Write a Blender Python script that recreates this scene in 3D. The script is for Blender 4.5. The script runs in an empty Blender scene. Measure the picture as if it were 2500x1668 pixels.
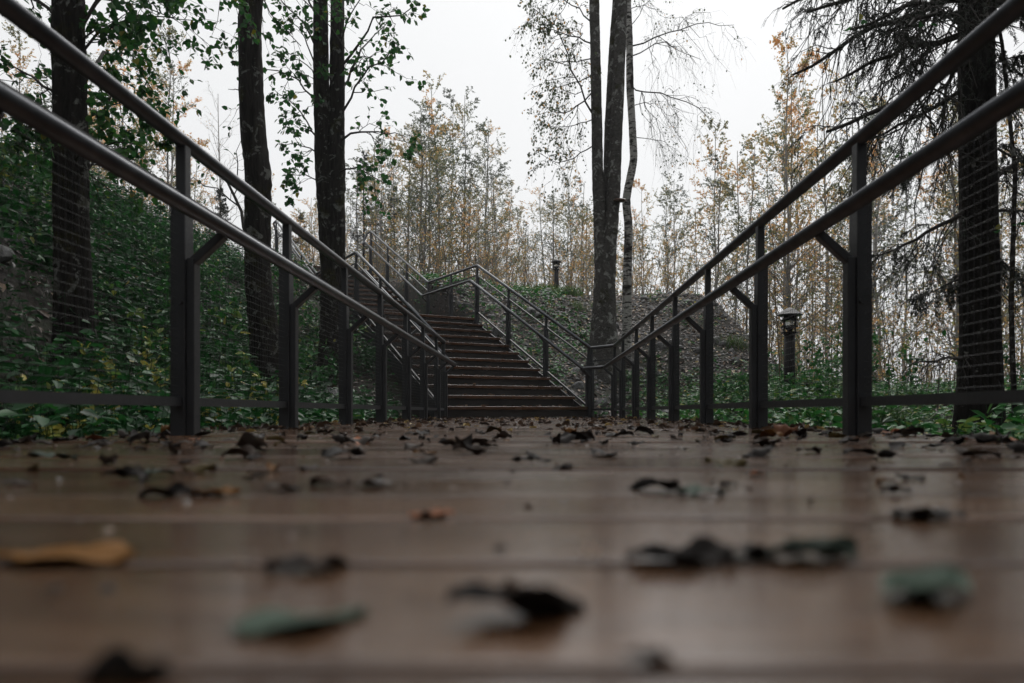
import bpy, math
import numpy as np
from mathutils import Vector, noise as mnoise

# ------------------------------------------------------------------ camera, sky, light, exposure
sc = bpy.context.scene
col = sc.collection
R = math.radians
FPX = 1700.0            # focal length in pixels of the 2500 px wide photograph
HU, HV, CAMZ = 1308.0, 1006.0, 0.08
cam_d = bpy.data.cameras.new('camera')
cam = bpy.data.objects.new('camera', cam_d); col.objects.link(cam)
cam.location = (0, 0, CAMZ); cam.rotation_euler = (R(90), 0, 0)
cam_d.sensor_width = 36; cam_d.lens = 36 * FPX / 2500
cam_d.shift_x = -(HU - 1250) / 2500; cam_d.shift_y = (HV - 834) / 2500
cam_d.clip_start = 0.02; cam_d.clip_end = 2000
cam_d.dof.use_dof = True; cam_d.dof.focus_distance = 9.0; cam_d.dof.aperture_fstop = 3.1
sc.camera = cam

world = bpy.data.worlds.new('World'); sc.world = world; world.use_nodes = True
wn = world.node_tree.nodes; wl = world.node_tree.links
bg = wn['Background']
sky = wn.new('ShaderNodeTexSky'); sky.sky_type = 'NISHITA'; sky.sun_disc = False
sky.sun_elevation = R(52); sky.sun_rotation = R(15); sky.dust_density = 6; sky.air_density = 1.0
hs = wn.new('ShaderNodeHueSaturation'); hs.inputs['Saturation'].default_value = 0.05
wl.new(sky.outputs[0], hs.inputs['Color'])
mx = wn.new('ShaderNodeMix'); mx.data_type = 'RGBA'; mx.inputs[0].default_value = 0.88
mx.inputs[7].default_value = (9.25, 9.35, 9.45, 1)          # even overcast veil
wl.new(hs.outputs[0], mx.inputs[6]); wl.new(mx.outputs[2], bg.inputs['Color'])
bg.inputs['Strength'].default_value = 0.099

sun_d = bpy.data.lights.new('sun', 'SUN'); sun_d.energy = 1.3; sun_d.angle = R(40); sun_d.color = (1, .97, .93)
sun = bpy.data.objects.new('sun', sun_d); col.objects.link(sun)
sun.rotation_euler = (R(-38), 0, R(-15))

sc.view_settings.view_transform = 'Standard'; sc.view_settings.look = 'None'
sc.view_settings.exposure = 0.06; sc.view_settings.gamma = 1.0
sc.render.engine = 'CYCLES'
cy = sc.cycles
cy.use_denoising = True
try: cy.denoiser = 'OPENIMAGEDENOISE'; cy.denoising_input_passes = 'RGB_ALBEDO_NORMAL'; cy.denoising_prefilter = 'ACCURATE'
except Exception: pass
cy.max_bounces = 5; cy.diffuse_bounces = 2; cy.glossy_bounces = 2; cy.transmission_bounces = 4
cy.volume_bounces = 0; cy.transparent_max_bounces = 6
cy.sample_clamp_indirect = 6
cy.caustics_reflective = False; cy.caustics_refractive = False

# ------------------------------------------------------------------ helpers
S = 2500 / 2350.0
def pix(u, v, Y):
    """A point at distance Y seen at (u, v) of the 2350 px wide view."""
    return np.array([(u * S - HU) * Y / FPX, Y, CAMZ + (HV - v * S) * Y / FPX])

def sstep(a):
    a = np.clip(a, 0, 1); return a * a * (3 - 2 * a)

class MB:
    def __init__(s): s.V = []; s.F = []; s.T = []; s.n = 0
    def add(s, V, F, tint=None):
        V = np.asarray(V, float).reshape(-1, 3); F = np.asarray(F, int)
        s.V.append(V); s.F.append(F + s.n); s.n += len(V)
        t = np.zeros(len(F)) if tint is None else np.broadcast_to(np.asarray(tint, float), (len(F),))
        s.T.append(t)
        return s
    def mesh(s, name, smooth=True):
        me = bpy.data.meshes.new(name)
        V = np.concatenate(s.V); me.vertices.add(len(V)); me.vertices.foreach_set('co', V.ravel().astype(np.float32))
        loops = np.concatenate([f.ravel() for f in s.F])
        sizes = np.concatenate([np.full(len(f), f.shape[1]) for f in s.F])
        me.loops.add(len(loops)); me.loops.foreach_set('vertex_index', loops.astype(np.int32))
        me.polygons.add(len(sizes)); st = np.concatenate([[0], np.cumsum(sizes)[:-1]])
        me.polygons.foreach_set('loop_start', st.astype(np.int32))
        me.polygons.foreach_set('use_smooth', np.full(len(sizes), smooth))
        at = me.attributes.new('tint', 'FLOAT', 'FACE'); at.data.foreach_set('value', np.concatenate(s.T).astype(np.float32))
        me.update(calc_edges=True)
        return me
    def build(s, name, mat, parent=None, smooth=True):
        return mobj(name, s.mesh(name, smooth), mat, parent)

def mobj(name, me, mat, parent=None, loc=None):
    if mat is not None and not me.materials: me.materials.append(mat)
    o = bpy.data.objects.new(name, me); col.objects.link(o)
    if parent is not None: o.parent = parent
    if loc is not None: o.location = loc
    return o

def tag(o, label=None, cat=None, group=None, kind=None):
    if label: o['label'] = label
    if cat: o['category'] = cat
    if group: o['group'] = group
    if kind: o['kind'] = kind
    return o

def empty(name, loc=(0, 0, 0), rz=0):
    o = bpy.data.objects.new(name, None); col.objects.link(o)
    o.location = loc; o.rotation_euler = (0, 0, rz); o.empty_display_size = .1
    return o

def copy_tree(o, parent=None):
    c = o.copy(); col.objects.link(c); c.parent = parent
    for ch in [k for k in bpy.data.objects if k.parent == o]: copy_tree(ch, c)
    return c

def unit(a): return a / np.maximum(np.linalg.norm(a, axis=-1, keepdims=True), 1e-9)

def resample(P, n):
    P = np.asarray(P, float); d = np.r_[0, np.cumsum(np.linalg.norm(np.diff(P, axis=0), axis=1))]
    # smooth (Catmull-Rom style through cubic interpolation on a fine linear resample)
    t = np.linspace(0, d[-1], n)
    Q = np.stack([np.interp(t, d, P[:, i]) for i in range(P.shape[1])], 1)
    if n > 4:
        for _ in range(2): Q[1:-1] = .25 * Q[:-2] + .5 * Q[1:-1] + .25 * Q[2:]
    return Q

def tubes(mb, P, Rr, sides=5, tint=0.0, cap=False):
    """P (m,k,3), Rr (m,k): a batch of tubes."""
    P = np.asarray(P, float); Rr = np.asarray(Rr, float)
    m, k, _ = P.shape
    T = np.empty_like(P); T[:, 1:-1] = P[:, 2:] - P[:, :-2]; T[:, 0] = P[:, 1] - P[:, 0]; T[:, -1] = P[:, -1] - P[:, -2]
    T = unit(T)
    mean = unit(T.mean(1)); ref = np.where(np.abs(mean[:, 2:3]) < .8, np.array([[0, 0, 1.]]), np.array([[1., 0, 0]]))
    U = unit(np.cross(T, ref[:, None, :])); W = np.cross(T, U)
    a = np.arange(sides) * 2 * math.pi / sides
    V = P[:, :, None, :] + Rr[:, :, None, None] * (np.cos(a)[None, None, :, None] * U[:, :, None, :] + np.sin(a)[None, None, :, None] * W[:, :, None, :])
    idx = np.arange(m * k * sides).reshape(m, k, sides)
    nx = np.roll(idx, -1, axis=2)
    F = np.stack([idx[:, :-1], nx[:, :-1], nx[:, 1:], idx[:, 1:]], -1).reshape(-1, 4)
    tt = np.broadcast_to(np.asarray(tint, float).reshape(-1, 1) if np.ndim(tint) else np.array([[tint]]), (m, (k - 1) * sides)).ravel()
    mb.add(V.reshape(-1, 3), F, tt)
    if cap:
        for e in (0, k - 1):
            for i in range(m):
                f = idx[i, e]; f = f if e else f[::-1]
                mb.F.append((f[None, :] + mb.n - m * k * sides)); mb.T.append(np.zeros(1))
    return mb

def box(mb, c, s, ax=None, tint=0):
    """Box with centre c, full size s, optional 3x3 axes (rows)."""
    c = np.asarray(c, float); s = np.asarray(s, float) / 2
    q = np.array([[-1, -1, -1], [1, -1, -1], [1, 1, -1], [-1, 1, -1], [-1, -1, 1], [1, -1, 1], [1, 1, 1], [-1, 1, 1]]) * s
    if ax is not None: q = q @ np.asarray(ax)
    F = [[0, 3, 2, 1], [4, 5, 6, 7], [0, 1, 5, 4], [1, 2, 6, 5], [2, 3, 7, 6], [3, 0, 4, 7]]
    return mb.add(q + c, F, tint)

def bevel(o, w=.003, seg=2):
    m = o.modifiers.new('bevel', 'BEVEL'); m.width = w; m.segments = seg; m.limit_method = 'ANGLE'; return o

def leaves(mb, pos, axis, nrm, L, W, tint, fold=.18, simple=False):
    """A batch of leaves: base at pos, pointing along axis, face normal nrm."""
    axis = unit(axis); nrm = unit(nrm - (nrm * axis).sum(-1, keepdims=True) * axis); side = np.cross(axis, nrm)
    L = np.broadcast_to(L, (len(pos),))[:, None]; W = np.broadcast_to(W, (len(pos),))[:, None]
    n = len(pos)
    if simple:
        V = np.stack([pos, pos + .45 * L * axis + .5 * W * side, pos + L * axis, pos + .45 * L * axis - .5 * W * side + fold * W * nrm], 1)
        F = np.arange(n * 4).reshape(n, 4); t = tint
    else:
        up = fold * W * nrm
        V = np.stack([pos, pos + .28 * L * axis + .5 * W * side + up, pos + .68 * L * axis + .38 * W * side + up * .7,
                      pos + L * axis - .12 * L * nrm, pos + .68 * L * axis - .38 * W * side + up * .7, pos + .28 * L * axis - .5 * W * side + up], 1)
        b = np.arange(n)[:, None] * 6
        F = np.concatenate([b + np.array([[0, 1, 2, 3]]), b + np.array([[0, 3, 4, 5]])], 1).reshape(-1, 4); t = np.repeat(np.broadcast_to(tint, (n,)), 2)
    mb.add(V.reshape(-1, 3), F, t)

def grow(rng, P, Rr, n, t0=.25, t1=1.0, length=(.3, .6), taper=True, ang=50, up=0.0, droop=.2, wig=.06, k=5, rscale=.5, lenpow=.6):
    """Side branches from a batch of parents P (m,kp,3)."""
    m, kp, _ = P.shape
    pi = np.repeat(np.arange(m), n); N = len(pi)
    t = rng.uniform(t0, t1, N); f = t * (kp - 1); i0 = np.minimum(f.astype(int), kp - 2); fr = (f - i0)[:, None]
    base = P[pi, i0] * (1 - fr) + P[pi, i0 + 1] * fr
    br = Rr[pi, i0] * (1 - fr[:, 0]) + Rr[pi, i0 + 1] * fr[:, 0]
    d = unit(P[pi, i0 + 1] - P[pi, i0])
    rnd = unit(rng.normal(size=(N, 3))); perp = unit(np.cross(d, rnd))
    a = np.radians(rng.normal(ang, 12, N))[:, None]
    dd = np.cos(a) * d + np.sin(a) * perp; dd[:, 2] += up; dd = unit(dd)
    plen = np.linalg.norm(np.diff(P, axis=1), axis=2).sum(1)[pi]
    L = plen * rng.uniform(length[0], length[1], N) * (np.maximum(1.08 - t, .08) ** lenpow if taper else 1)
    s = np.linspace(0, 1, k)[None, :, None]
    Q = base[:, None] + s * (L[:, None] * dd)[:, None] + (s ** 2) * np.array([0, 0, -1.]) * (droop * L)[:, None, None]
    Q[:, 1:] += rng.normal(size=(N, k - 1, 3)) * (wig * L)[:, None, None] * .5
    r0 = np.minimum(br * .85, br * rscale + .0005)[:, None]
    RR = r0 * np.linspace(1, .35, k)[None, :]
    return Q, RR

def on_lines(rng, P, n, t0=.15, t1=1.0):
    m, kp, _ = P.shape
    pi = np.repeat(np.arange(m), n); f = rng.uniform(t0, t1, len(pi)) * (kp - 1); i0 = np.minimum(f.astype(int), kp - 2); fr = (f - i0)[:, None]
    return P[pi, i0] * (1 - fr) + P[pi, i0 + 1] * fr, unit(P[pi, i0 + 1] - P[pi, i0])

# ------------------------------------------------------------------ materials
def mat(name):
    m = bpy.data.materials.new(name); m.use_nodes = True
    return m, m.node_tree.nodes, m.node_tree.links, m.node_tree.nodes['Principled BSDF']
def ramp(nn, stops, interp='LINEAR'):
    r = nn.new('ShaderNodeValToRGB'); r.color_ramp.interpolation = interp
    while len(r.color_ramp.elements) < len(stops): r.color_ramp.elements.new(.5)
    for e, (p, c) in zip(r.color_ramp.elements, stops): e.position = p; e.color = (*c, 1)
    return r
def noise(nn, ll, scale, detail=4, rough=.55, coord=None, dist=0):
    n = nn.new('ShaderNodeTexNoise'); n.inputs['Scale'].default_value = scale; n.inputs['Detail'].default_value = detail
    n.inputs['Roughness'].default_value = rough; n.inputs['Distortion'].default_value = dist
    if coord is not None: ll.new(coord, n.inputs['Vector'])
    return n
def coords(nn, ll, scale=(1, 1, 1), which='Object'):
    tc = nn.new('ShaderNodeTexCoord'); mp = nn.new('ShaderNodeMapping'); mp.inputs['Scale'].default_value = scale
    ll.new(tc.outputs[which], mp.inputs['Vector']); return mp.outputs[0]
def bump(nn, ll, src, p, strength=.3, dist=.01):
    b = nn.new('ShaderNodeBump'); b.inputs['Strength'].default_value = strength; b.inputs['Distance'].default_value = dist
    ll.new(src, b.inputs['Height']); ll.new(b.outputs[0], p.inputs['Normal']); return b
def math_node(nn, ll, op, a, b=None, clamp=False):
    n = nn.new('ShaderNodeMath'); n.operation = op; n.use_clamp = clamp
    for i, x in enumerate((a, b)):
        if x is None: continue
        if isinstance(x, (int, float)): n.inputs[i].default_value = x
        else: ll.new(x, n.inputs[i])
    return n.outputs[0]
def mixc(nn, ll, fac, a, b):
    n = nn.new('ShaderNodeMix'); n.data_type = 'RGBA'
    for s, x in ((0, fac), (6, a), (7, b)):
        if isinstance(x, (int, float)): n.inputs[s].default_value = x
        elif isinstance(x, tuple): n.inputs[s].default_value = (*x, 1)
        else: ll.new(x, n.inputs[s])
    return n.outputs[2]

def leaf_mat(name, stops, transl=.35, rough=.5, spec=.35):
    m, nn, ll, p = mat(name)
    at = nn.new('ShaderNodeAttribute'); at.attribute_name = 'tint'
    r = ramp(nn, stops); ll.new(at.outputs['Fac'], r.inputs[0])
    ll.new(r.outputs[0], p.inputs['Base Color']); p.inputs['Roughness'].default_value = rough; p.inputs['Specular IOR Level'].default_value = spec
    tr = nn.new('ShaderNodeBsdfTranslucent'); ll.new(r.outputs[0], tr.inputs['Color'])
    mxs = nn.new('ShaderNodeMixShader'); mxs.inputs[0].default_value = transl
    ll.new(p.outputs[0], mxs.inputs[1]); ll.new(tr.outputs[0], mxs.inputs[2]); ll.new(mxs.outputs[0], nn['Material Output'].inputs[0])
    return m
M = {}
M['autumn'] = leaf_mat('autumn_leaf', [(0, (.075, .095, .06)), (.35, (.15, .19, .09)), (.5, (.36, .34, .14)), (.68, (.66, .42, .15)), (1, (.85, .46, .19))], .6)
M['green'] = leaf_mat('green_leaf', [(0, (.014, .06, .017)), (.5, (.03, .135, .032)), (.85, (.07, .19, .03)), (1, (.28, .2, .02))], .45)
M['herb'] = leaf_mat('herb_leaf', [(0, (.01, .042, .013)), (.4, (.02, .11, .026)), (.7, (.045, .2, .036)), (.86, (.2, .27, .06)), (1, (.5, .42, .09))], .35, .38, .4)
M['needle'] = leaf_mat('spruce_needle', [(0, (.012, .02, .012)), (1, (.03, .045, .025))], .1)
M['grass'] = leaf_mat('grass_blade', [(0, (.03, .09, .02)), (.6, (.07, .15, .03)), (1, (.2, .17, .07))], .35)
M['reed'] = leaf_mat('dry_stem', [(0, (.12, .085, .055)), (1, (.38, .27, .17))], .1, .8, .1)
M['litter'] = leaf_mat('dead_leaf_litter', [(0, (.014, .009, .006)), (.4, (.05, .028, .016)), (.7, (.17, .105, .065)), (.9, (.34, .24, .16)), (1, (.4, .3, .07))], .15, .45, .5)

def bark(name, base, dark, lichen=(.21, .215, .2), lich=.5, moss=.4, stretch=(1, 1, .25), sc_=18, birch=False):
    m, nn, ll, p = mat(name)
    c = coords(nn, ll, stretch); c1 = coords(nn, ll)
    n = noise(nn, ll, sc_, 6, .65, c, .4); r = ramp(nn, [(.3, dark), (.7, base)]); ll.new(n.outputs[0], r.inputs[0])
    cur = r.outputs[0]
    if birch:
        cb = coords(nn, ll, (5, 5, 17)); nb = noise(nn, ll, 1.5, 6, .68, cb, .3); rb = ramp(nn, [(.5, (.42, .41, .39)), (.56, (.03, .027, .025))]); ll.new(nb.outputs[0], rb.inputs[0])
        nb2 = noise(nn, ll, 2.2, 3, .6, coords(nn, ll, (1, 1, .7))); rr = ramp(nn, [(.52, (0, 0, 0)), (.62, (1, 1, 1))]); ll.new(nb2.outputs[0], rr.inputs[0])
        cur = mixc(nn, ll, rr.outputs[0], rb.outputs[0], (.025, .022, .02))
    nl = noise(nn, ll, 6.5, 9, .68, c1, .5); vo = nn.new('ShaderNodeTexVoronoi'); vo.inputs['Scale'].default_value = 9; ll.new(c1, vo.inputs['Vector'])
    l1 = math_node(nn, ll, 'SUBTRACT', nl.outputs[0], math_node(nn, ll, 'MULTIPLY', vo.outputs['Distance'], .1))
    rl = ramp(nn, [(.63 - lich * .18, (0, 0, 0)), (.67 - lich * .18, (1, 1, 1))]); ll.new(l1, rl.inputs[0])
    nl2 = noise(nn, ll, 60, 3, .6, c1); lf = math_node(nn, ll, 'MULTIPLY', rl.outputs[0], math_node(nn, ll, 'MULTIPLY', nl2.outputs[0], 1.5, True), True)
    cur = mixc(nn, ll, lf, cur, lichen)
    nm = noise(nn, ll, 3.2, 5, .65, c1); rm = ramp(nn, [(.66 - moss * .25, (0, 0, 0)), (.78 - moss * .25, (1, 1, 1))]); ll.new(nm.outputs[0], rm.inputs[0])
    nm2 = noise(nn, ll, 40, 3, .6, c1); mc = ramp(nn, [(.35, (.012, .014, .004)), (.7, (.05, .045, .012))]); ll.new(nm2.outputs[0], mc.inputs[0])
    cur = mixc(nn, ll, rm.outputs[0], cur, mc.outputs[0])
    ll.new(cur, p.inputs['Base Color']); p.inputs['Roughness'].default_value = .85; p.inputs['Specular IOR Level'].default_value = .1
    bump(nn, ll, n.outputs[0], p, 1.0, .05)
    return m
M['bark_dark'] = bark('dark_alder_bark', (.042, .038, .034), (.006, .0055, .005), lich=.68, stretch=(1, 1, .16), sc_=26, moss=.5)
M['bark_grey'] = bark('grey_smooth_bark', (.115, .11, .103), (.035, .033, .03), (.33, .335, .32), lich=.75, moss=.4, stretch=(1, 1, 1.2))
M['bark_birch'] = bark('birch_bark', (.5, .48, .45), (.3, .29, .27), lich=.1, moss=.1, birch=True)
M['bark_spruce'] = bark('spruce_bark', (.022, .019, .016), (.006, .005, .0045), (.2, .2, .18), lich=.3, moss=.2)
M['bark_far'] = bark('mist_paled_young_bark', (.34, .325, .3), (.16, .15, .14), lich=.3, moss=.1)  # grey young bark, lightened so the colour carries the distant mist's paleness
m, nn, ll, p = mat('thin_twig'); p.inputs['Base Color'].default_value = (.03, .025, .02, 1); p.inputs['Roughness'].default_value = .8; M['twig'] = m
m, nn, ll, p = mat('mist_paled_grey_twig'); p.inputs['Base Color'].default_value = (.2, .185, .165, 1); p.inputs['Roughness'].default_value = .8; M['far_twig'] = m  # far twigs: grey, with some of the haze put into their colour

# painted steel
m, nn, ll, p = mat('dark_grey_painted_steel'); c = coords(nn, ll, (1, 1, 1))
n = noise(nn, ll, 7, 5, .6, c); r = ramp(nn, [(.3, (.022, .024, .028)), (.7, (.038, .041, .046))]); ll.new(n.outputs[0], r.inputs[0]); ll.new(r.outputs[0], p.inputs['Base Color'])
n2 = noise(nn, ll, 90, 4, .6, c); rr = ramp(nn, [(.3, (.38,) * 3), (.75, (.6,) * 3)]); ll.new(n2.outputs[0], rr.inputs[0]); ll.new(rr.outputs[0], p.inputs['Roughness'])
bump(nn, ll, n2.outputs[0], p, .12, .002); M['steel'] = m
m, nn, ll, p = mat('grey_handrail_paint'); c = coords(nn, ll)
n = noise(nn, ll, 12, 5, .6, c); r = ramp(nn, [(.3, (.08, .084, .092)), (.7, (.125, .13, .14))]); ll.new(n.outputs[0], r.inputs[0]); ll.new(r.outputs[0], p.inputs['Base Color'])
n2 = noise(nn, ll, 160, 4, .6, c); rr = ramp(nn, [(.3, (.3,) * 3), (.75, (.46,) * 3)]); ll.new(n2.outputs[0], rr.inputs[0]); ll.new(rr.outputs[0], p.inputs['Roughness'])
p.inputs['Metallic'].default_value = .88; bump(nn, ll, n2.outputs[0], p, .1, .001); M['rail'] = m
m, nn, ll, p = mat('galvanised_wire'); p.inputs['Base Color'].default_value = (.02, .02, .02, 1); p.inputs['Roughness'].default_value = .5; M['wire'] = m
m, nn, ll, p = mat('black_lamp_paint'); p.inputs['Base Color'].default_value = (.01, .01, .011, 1); p.inputs['Roughness'].default_value = .5; p.inputs['Specular IOR Level'].default_value = .2; M['lamp'] = m
m, nn, ll, p = mat('weathered_lamp_cap'); n = noise(nn, ll, 30, 4, .6, coords(nn, ll)); r = ramp(nn, [(.3, (.035, .035, .038)), (.7, (.09, .09, .094))]); ll.new(n.outputs[0], r.inputs[0]); ll.new(r.outputs[0], p.inputs['Base Color']); p.inputs['Roughness'].default_value = .5; M['cap'] = m
m, nn, ll, p = mat('lamp_glass'); p.inputs['Base Color'].default_value = (.8, .85, .85, 1); p.inputs['Transmission Weight'].default_value = 1; p.inputs['Roughness'].default_value = .15; M['glass'] = m

def wood(name, a, b, c3, wet=True, gx=(1.2, 14, 14)):
    m, nn, ll, p = mat(name)
    oi = nn.new('ShaderNodeObjectInfo'); tc = nn.new('ShaderNodeTexCoord')
    va = nn.new('ShaderNodeVectorMath'); va.operation = 'ADD'; ll.new(tc.outputs['Object'], va.inputs[0])
    cm = nn.new('ShaderNodeCombineXYZ'); sc9 = math_node(nn, ll, 'MULTIPLY', oi.outputs['Random'], 37.0)
    ll.new(sc9, cm.inputs[0]); ll.new(sc9, cm.inputs[2]); ll.new(cm.outputs[0], va.inputs[1])
    mp = nn.new('ShaderNodeMapping'); mp.inputs['Scale'].default_value = gx; ll.new(va.outputs[0], mp.inputs['Vector'])
    g = noise(nn, ll, 9, 7, .65, mp.outputs[0], .6)
    r = ramp(nn, [(.25, a), (.55, b), (.8, c3)]); ll.new(g.outputs[0], r.inputs[0])
    big = noise(nn, ll, 3.2, 3, .5, va.outputs[0]); bv = math_node(nn, ll, 'ADD', math_node(nn, ll, 'MULTIPLY', big.outputs[0], 1.8), math_node(nn, ll, 'MULTIPLY', oi.outputs['Random'], .5))
    hv = nn.new('ShaderNodeHueSaturation'); ll.new(bv, hv.inputs['Value']); ll.new(r.outputs[0], hv.inputs['Color'])
    ll.new(hv.outputs[0], p.inputs['Base Color'])
    w = noise(nn, ll, 2.3, 4, .6, va.outputs[0]); rr = ramp(nn, [(.35, ((.1 if wet else .5),) * 3), (.7, ((.34 if wet else .7),) * 3)]); ll.new(w.outputs[0], rr.inputs[0]); ll.new(rr.outputs[0], p.inputs['Roughness'])
    p.inputs['Specular IOR Level'].default_value = .5
    if wet: p.inputs['Coat Weight'].default_value = .55; p.inputs['Coat Roughness'].default_value = .165
    bump(nn, ll, g.outputs[0], p, .25, .003)
    return m
M['deck'] = wood('wet_brown_deck_wood', (.03, .013, .006), (.1, .05, .025), (.2, .125, .078))
M['tread'] = wood('brown_stair_wood', (.026, .012, .006), (.075, .034, .017), (.12, .058, .032), wet=True)
M['riser'] = wood('dark_riser_board', (.012, .011, .01), (.025, .022, .02), (.035, .032, .03), wet=False)

# ground
m, nn, ll, p = mat('forest_soil'); c = coords(nn, ll)
n1 = noise(nn, ll, .9, 6, .6, c); n2 = noise(nn, ll, 14, 6, .7, c); n3 = noise(nn, ll, 70, 4, .6, c)
r1 = ramp(nn, [(.25, (.009, .007, .006)), (.5, (.026, .019, .014)), (.75, (.06, .043, .031))]); ll.new(n2.outputs[0], r1.inputs[0])
r2 = ramp(nn, [(.3, (.014, .022, .009)), (.7, (.04, .05, .02))]); ll.new(n3.outputs[0], r2.inputs[0])
rm = ramp(nn, [(.48, (0, 0, 0)), (.62, (1, 1, 1))]); ll.new(n1.outputs[0], rm.inputs[0])
ll.new(mixc(nn, ll, rm.outputs[0], r1.outputs[0], r2.outputs[0]), p.inputs['Base Color']); p.inputs['Roughness'].default_value = .85
bump(nn, ll, n2.outputs[0], p, .9, .06); M['soil'] = m
m, nn, ll, p = mat('grey_gravel_path'); c = coords(nn, ll); v = nn.new('ShaderNodeTexVoronoi'); v.inputs['Scale'].default_value = 45; ll.new(c, v.inputs['Vector'])
r1 = ramp(nn, [(0, (.05, .047, .045)), (1, (.14, .13, .125))]); ll.new(v.outputs['Color'], r1.inputs[0]); ll.new(r1.outputs[0], p.inputs['Base Color']); p.inputs['Roughness'].default_value = .7
bump(nn, ll, v.outputs['Distance'], p, .8, .02); M['path'] = m
m, nn, ll, p = mat('grey_rock'); c = coords(nn, ll); n = noise(nn, ll, 5, 8, .7, c); oi = nn.new('ShaderNodeObjectInfo')
r1 = ramp(nn, [(.25, (.045, .045, .047)), (.5, (.13, .13, .132)), (.8, (.26, .255, .25))]); ll.new(n.outputs[0], r1.inputs[0])
nm = noise(nn, ll, 2.2, 5, .6, c); rm = ramp(nn, [(.55, (0, 0, 0)), (.68, (1, 1, 1))]); ll.new(nm.outputs[0], rm.inputs[0])
ll.new(mixc(nn, ll, rm.outputs[0], r1.outputs[0], (.03, .032, .014)), p.inputs['Base Color']); p.inputs['Roughness'].default_value = .65
bump(nn, ll, n.outputs[0], p, .6, .03); M['rock'] = m

# ------------------------------------------------------------------ stair and rail layout (measured)
L0 = np.array([-1.20, 9.15]); R0 = np.array([.80, 10.05])        # foot of the lower flight
L1 = np.array([-3.12, 12.10]); R1 = np.array([-1.11, 13.20])     # head of the lower flight
L2 = np.array([-4.40, 14.00]); R2 = np.array([-2.31, 14.95])     # foot of the upper flight
L3 = np.array([-6.30, 16.90]); R3 = np.array([-4.24, 17.90])     # head of the upper flight
RISE = 1.86

# ------------------------------------------------------------------ ground
def smin(a, b, k):
    h = np.clip(.5 + .5 * (b - a) / k, 0, 1); return b * (1 - h) + a * h - k * h * (1 - h)
def smax(a, b, k): return -smin(-a, -b, k)
_ks = [(np.random.default_rng(5).normal(size=2) * f, ph, am) for f, ph, am in [(.5, .3, .09), (.9, 1.7, .06), (1.7, 2.9, .04), (3.1, .9, .022), (5.3, 4.1, .014), (.23, 2.2, .14)]]
_rg = np.random.default_rng(6)
_ks = [(np.array([math.cos(a), math.sin(a)]) * f, ph, am) for f, ph, am, a in [(.5, .3, .09, .4), (.9, 1.7, .06, 2.1), (1.7, 2.9, .045, 1.1), (3.1, .9, .028, 2.7), (5.3, 4.1, .016, .2), (.23, 2.2, .14, 1.5), (2.3, 5., .04, .05), (8.1, .4, .01, 1.9)]]
def terrain(x, y):
    x = np.asarray(x, float); y = np.asarray(y, float)
    base = -.25 + .65 * sstep((y - 4.5) / 5) * sstep((x - 1.4) / 1.5) + .012 * np.maximum(y - 14, 0)
    t = np.clip((-x - 2.1) / 5.2, 0, 1); hl = -.3 + 4.0 * (.45 * t + .55 * sstep(t)) + .03 * np.maximum(-x - 7.3, 0)
    s = -.41 * np.minimum(x - .8, 1.2) + .91 * (y - 10.05)
    hb = np.where(s > 0, smin(.485 * s, np.full_like(s, 2.95), .4) + .17 * np.clip(s - 5.8, 0, 6) , .485 * s) - .08
    hb = hb * (1 - sstep((x - 4.2) / 2.4)) + base * sstep((x - 4.2) / 2.4) if True else hb
    h = smax(base, smax(hl, hb, .4), .25)
    bumpy = sum(am * np.sin(x * k[0] + y * k[1] + ph) for k, ph, am in _ks)
    deckm = sstep((np.abs(x) - 1.35) / .9)
    near = np.where(y < 10.3, deckm, 1.0)
    h = h + bumpy * near
    h = np.where(y < 10.4, h * near + -.3 * (1 - near), h)
    # under the stairs the bank follows the flights
    sp = np.clip(s, 0, 40)
    prof = np.interp(sp, [0, 3.55, 5.75, 9.2, 12], [0, 1.86, 1.86, 3.72, 3.8]) - .38
    q = (x - L0[0]) * .85 + (y - L0[1]) * .53
    w = sstep((q + .45) / .4) * (1 - sstep((q - 2.2) / .35)) * sstep((y - 8.6) / .6) * (1 - sstep((y - 19) / 1.5))
    return h * (1 - w) + np.minimum(prof, h) * w
def tz(x, y): return float(terrain(np.array([x]), np.array([y]))[0])

gx = np.sinh(np.linspace(-4.2, 4.2, 321)) / math.sinh(4.2) * 150
gy = np.r_[np.linspace(-60, -1, 25)[:-1], np.linspace(-1, 24, 230)[:-1], 24 + 176 * np.linspace(0, 1, 70) ** 2]
X, Yg = np.meshgrid(gx, gy, indexing='ij'); Z = terrain(X, Yg)
nxg, nyg = X.shape; idx = np.arange(nxg * nyg).reshape(nxg, nyg)
F = np.stack([idx[:-1, :-1], idx[1:, :-1], idx[1:, 1:], idx[:-1, 1:]], -1).reshape(-1, 4)
g = MB().add(np.stack([X, Yg, Z], -1).reshape(-1, 3), F).build('ground', M['soil']); tag(g, kind='structure')
# gravel path beyond the spruce
mb = MB(); ps = np.linspace(0, 1, 40); cxs = 4.6 + 5 * ps; cys = 4.2 + 5.2 * ps
V = []; 
for cx_, cy_ in zip(cxs, cys):
    for o in np.linspace(-.7, .7, 7):
        px_, py_ = cx_ - .72 * o, cy_ + .69 * o
        V.append((px_, py_, tz(px_, py_) + .03 - .03 * (abs(o) / .7) ** 2))
ii = np.arange(280).reshape(40, 7)
mb.add(V, np.stack([ii[:-1, :-1], ii[1:, :-1], ii[1:, 1:], ii[:-1, 1:]], -1).reshape(-1, 4)); tag(mb.build('path', M['path']), kind='structure')

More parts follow.
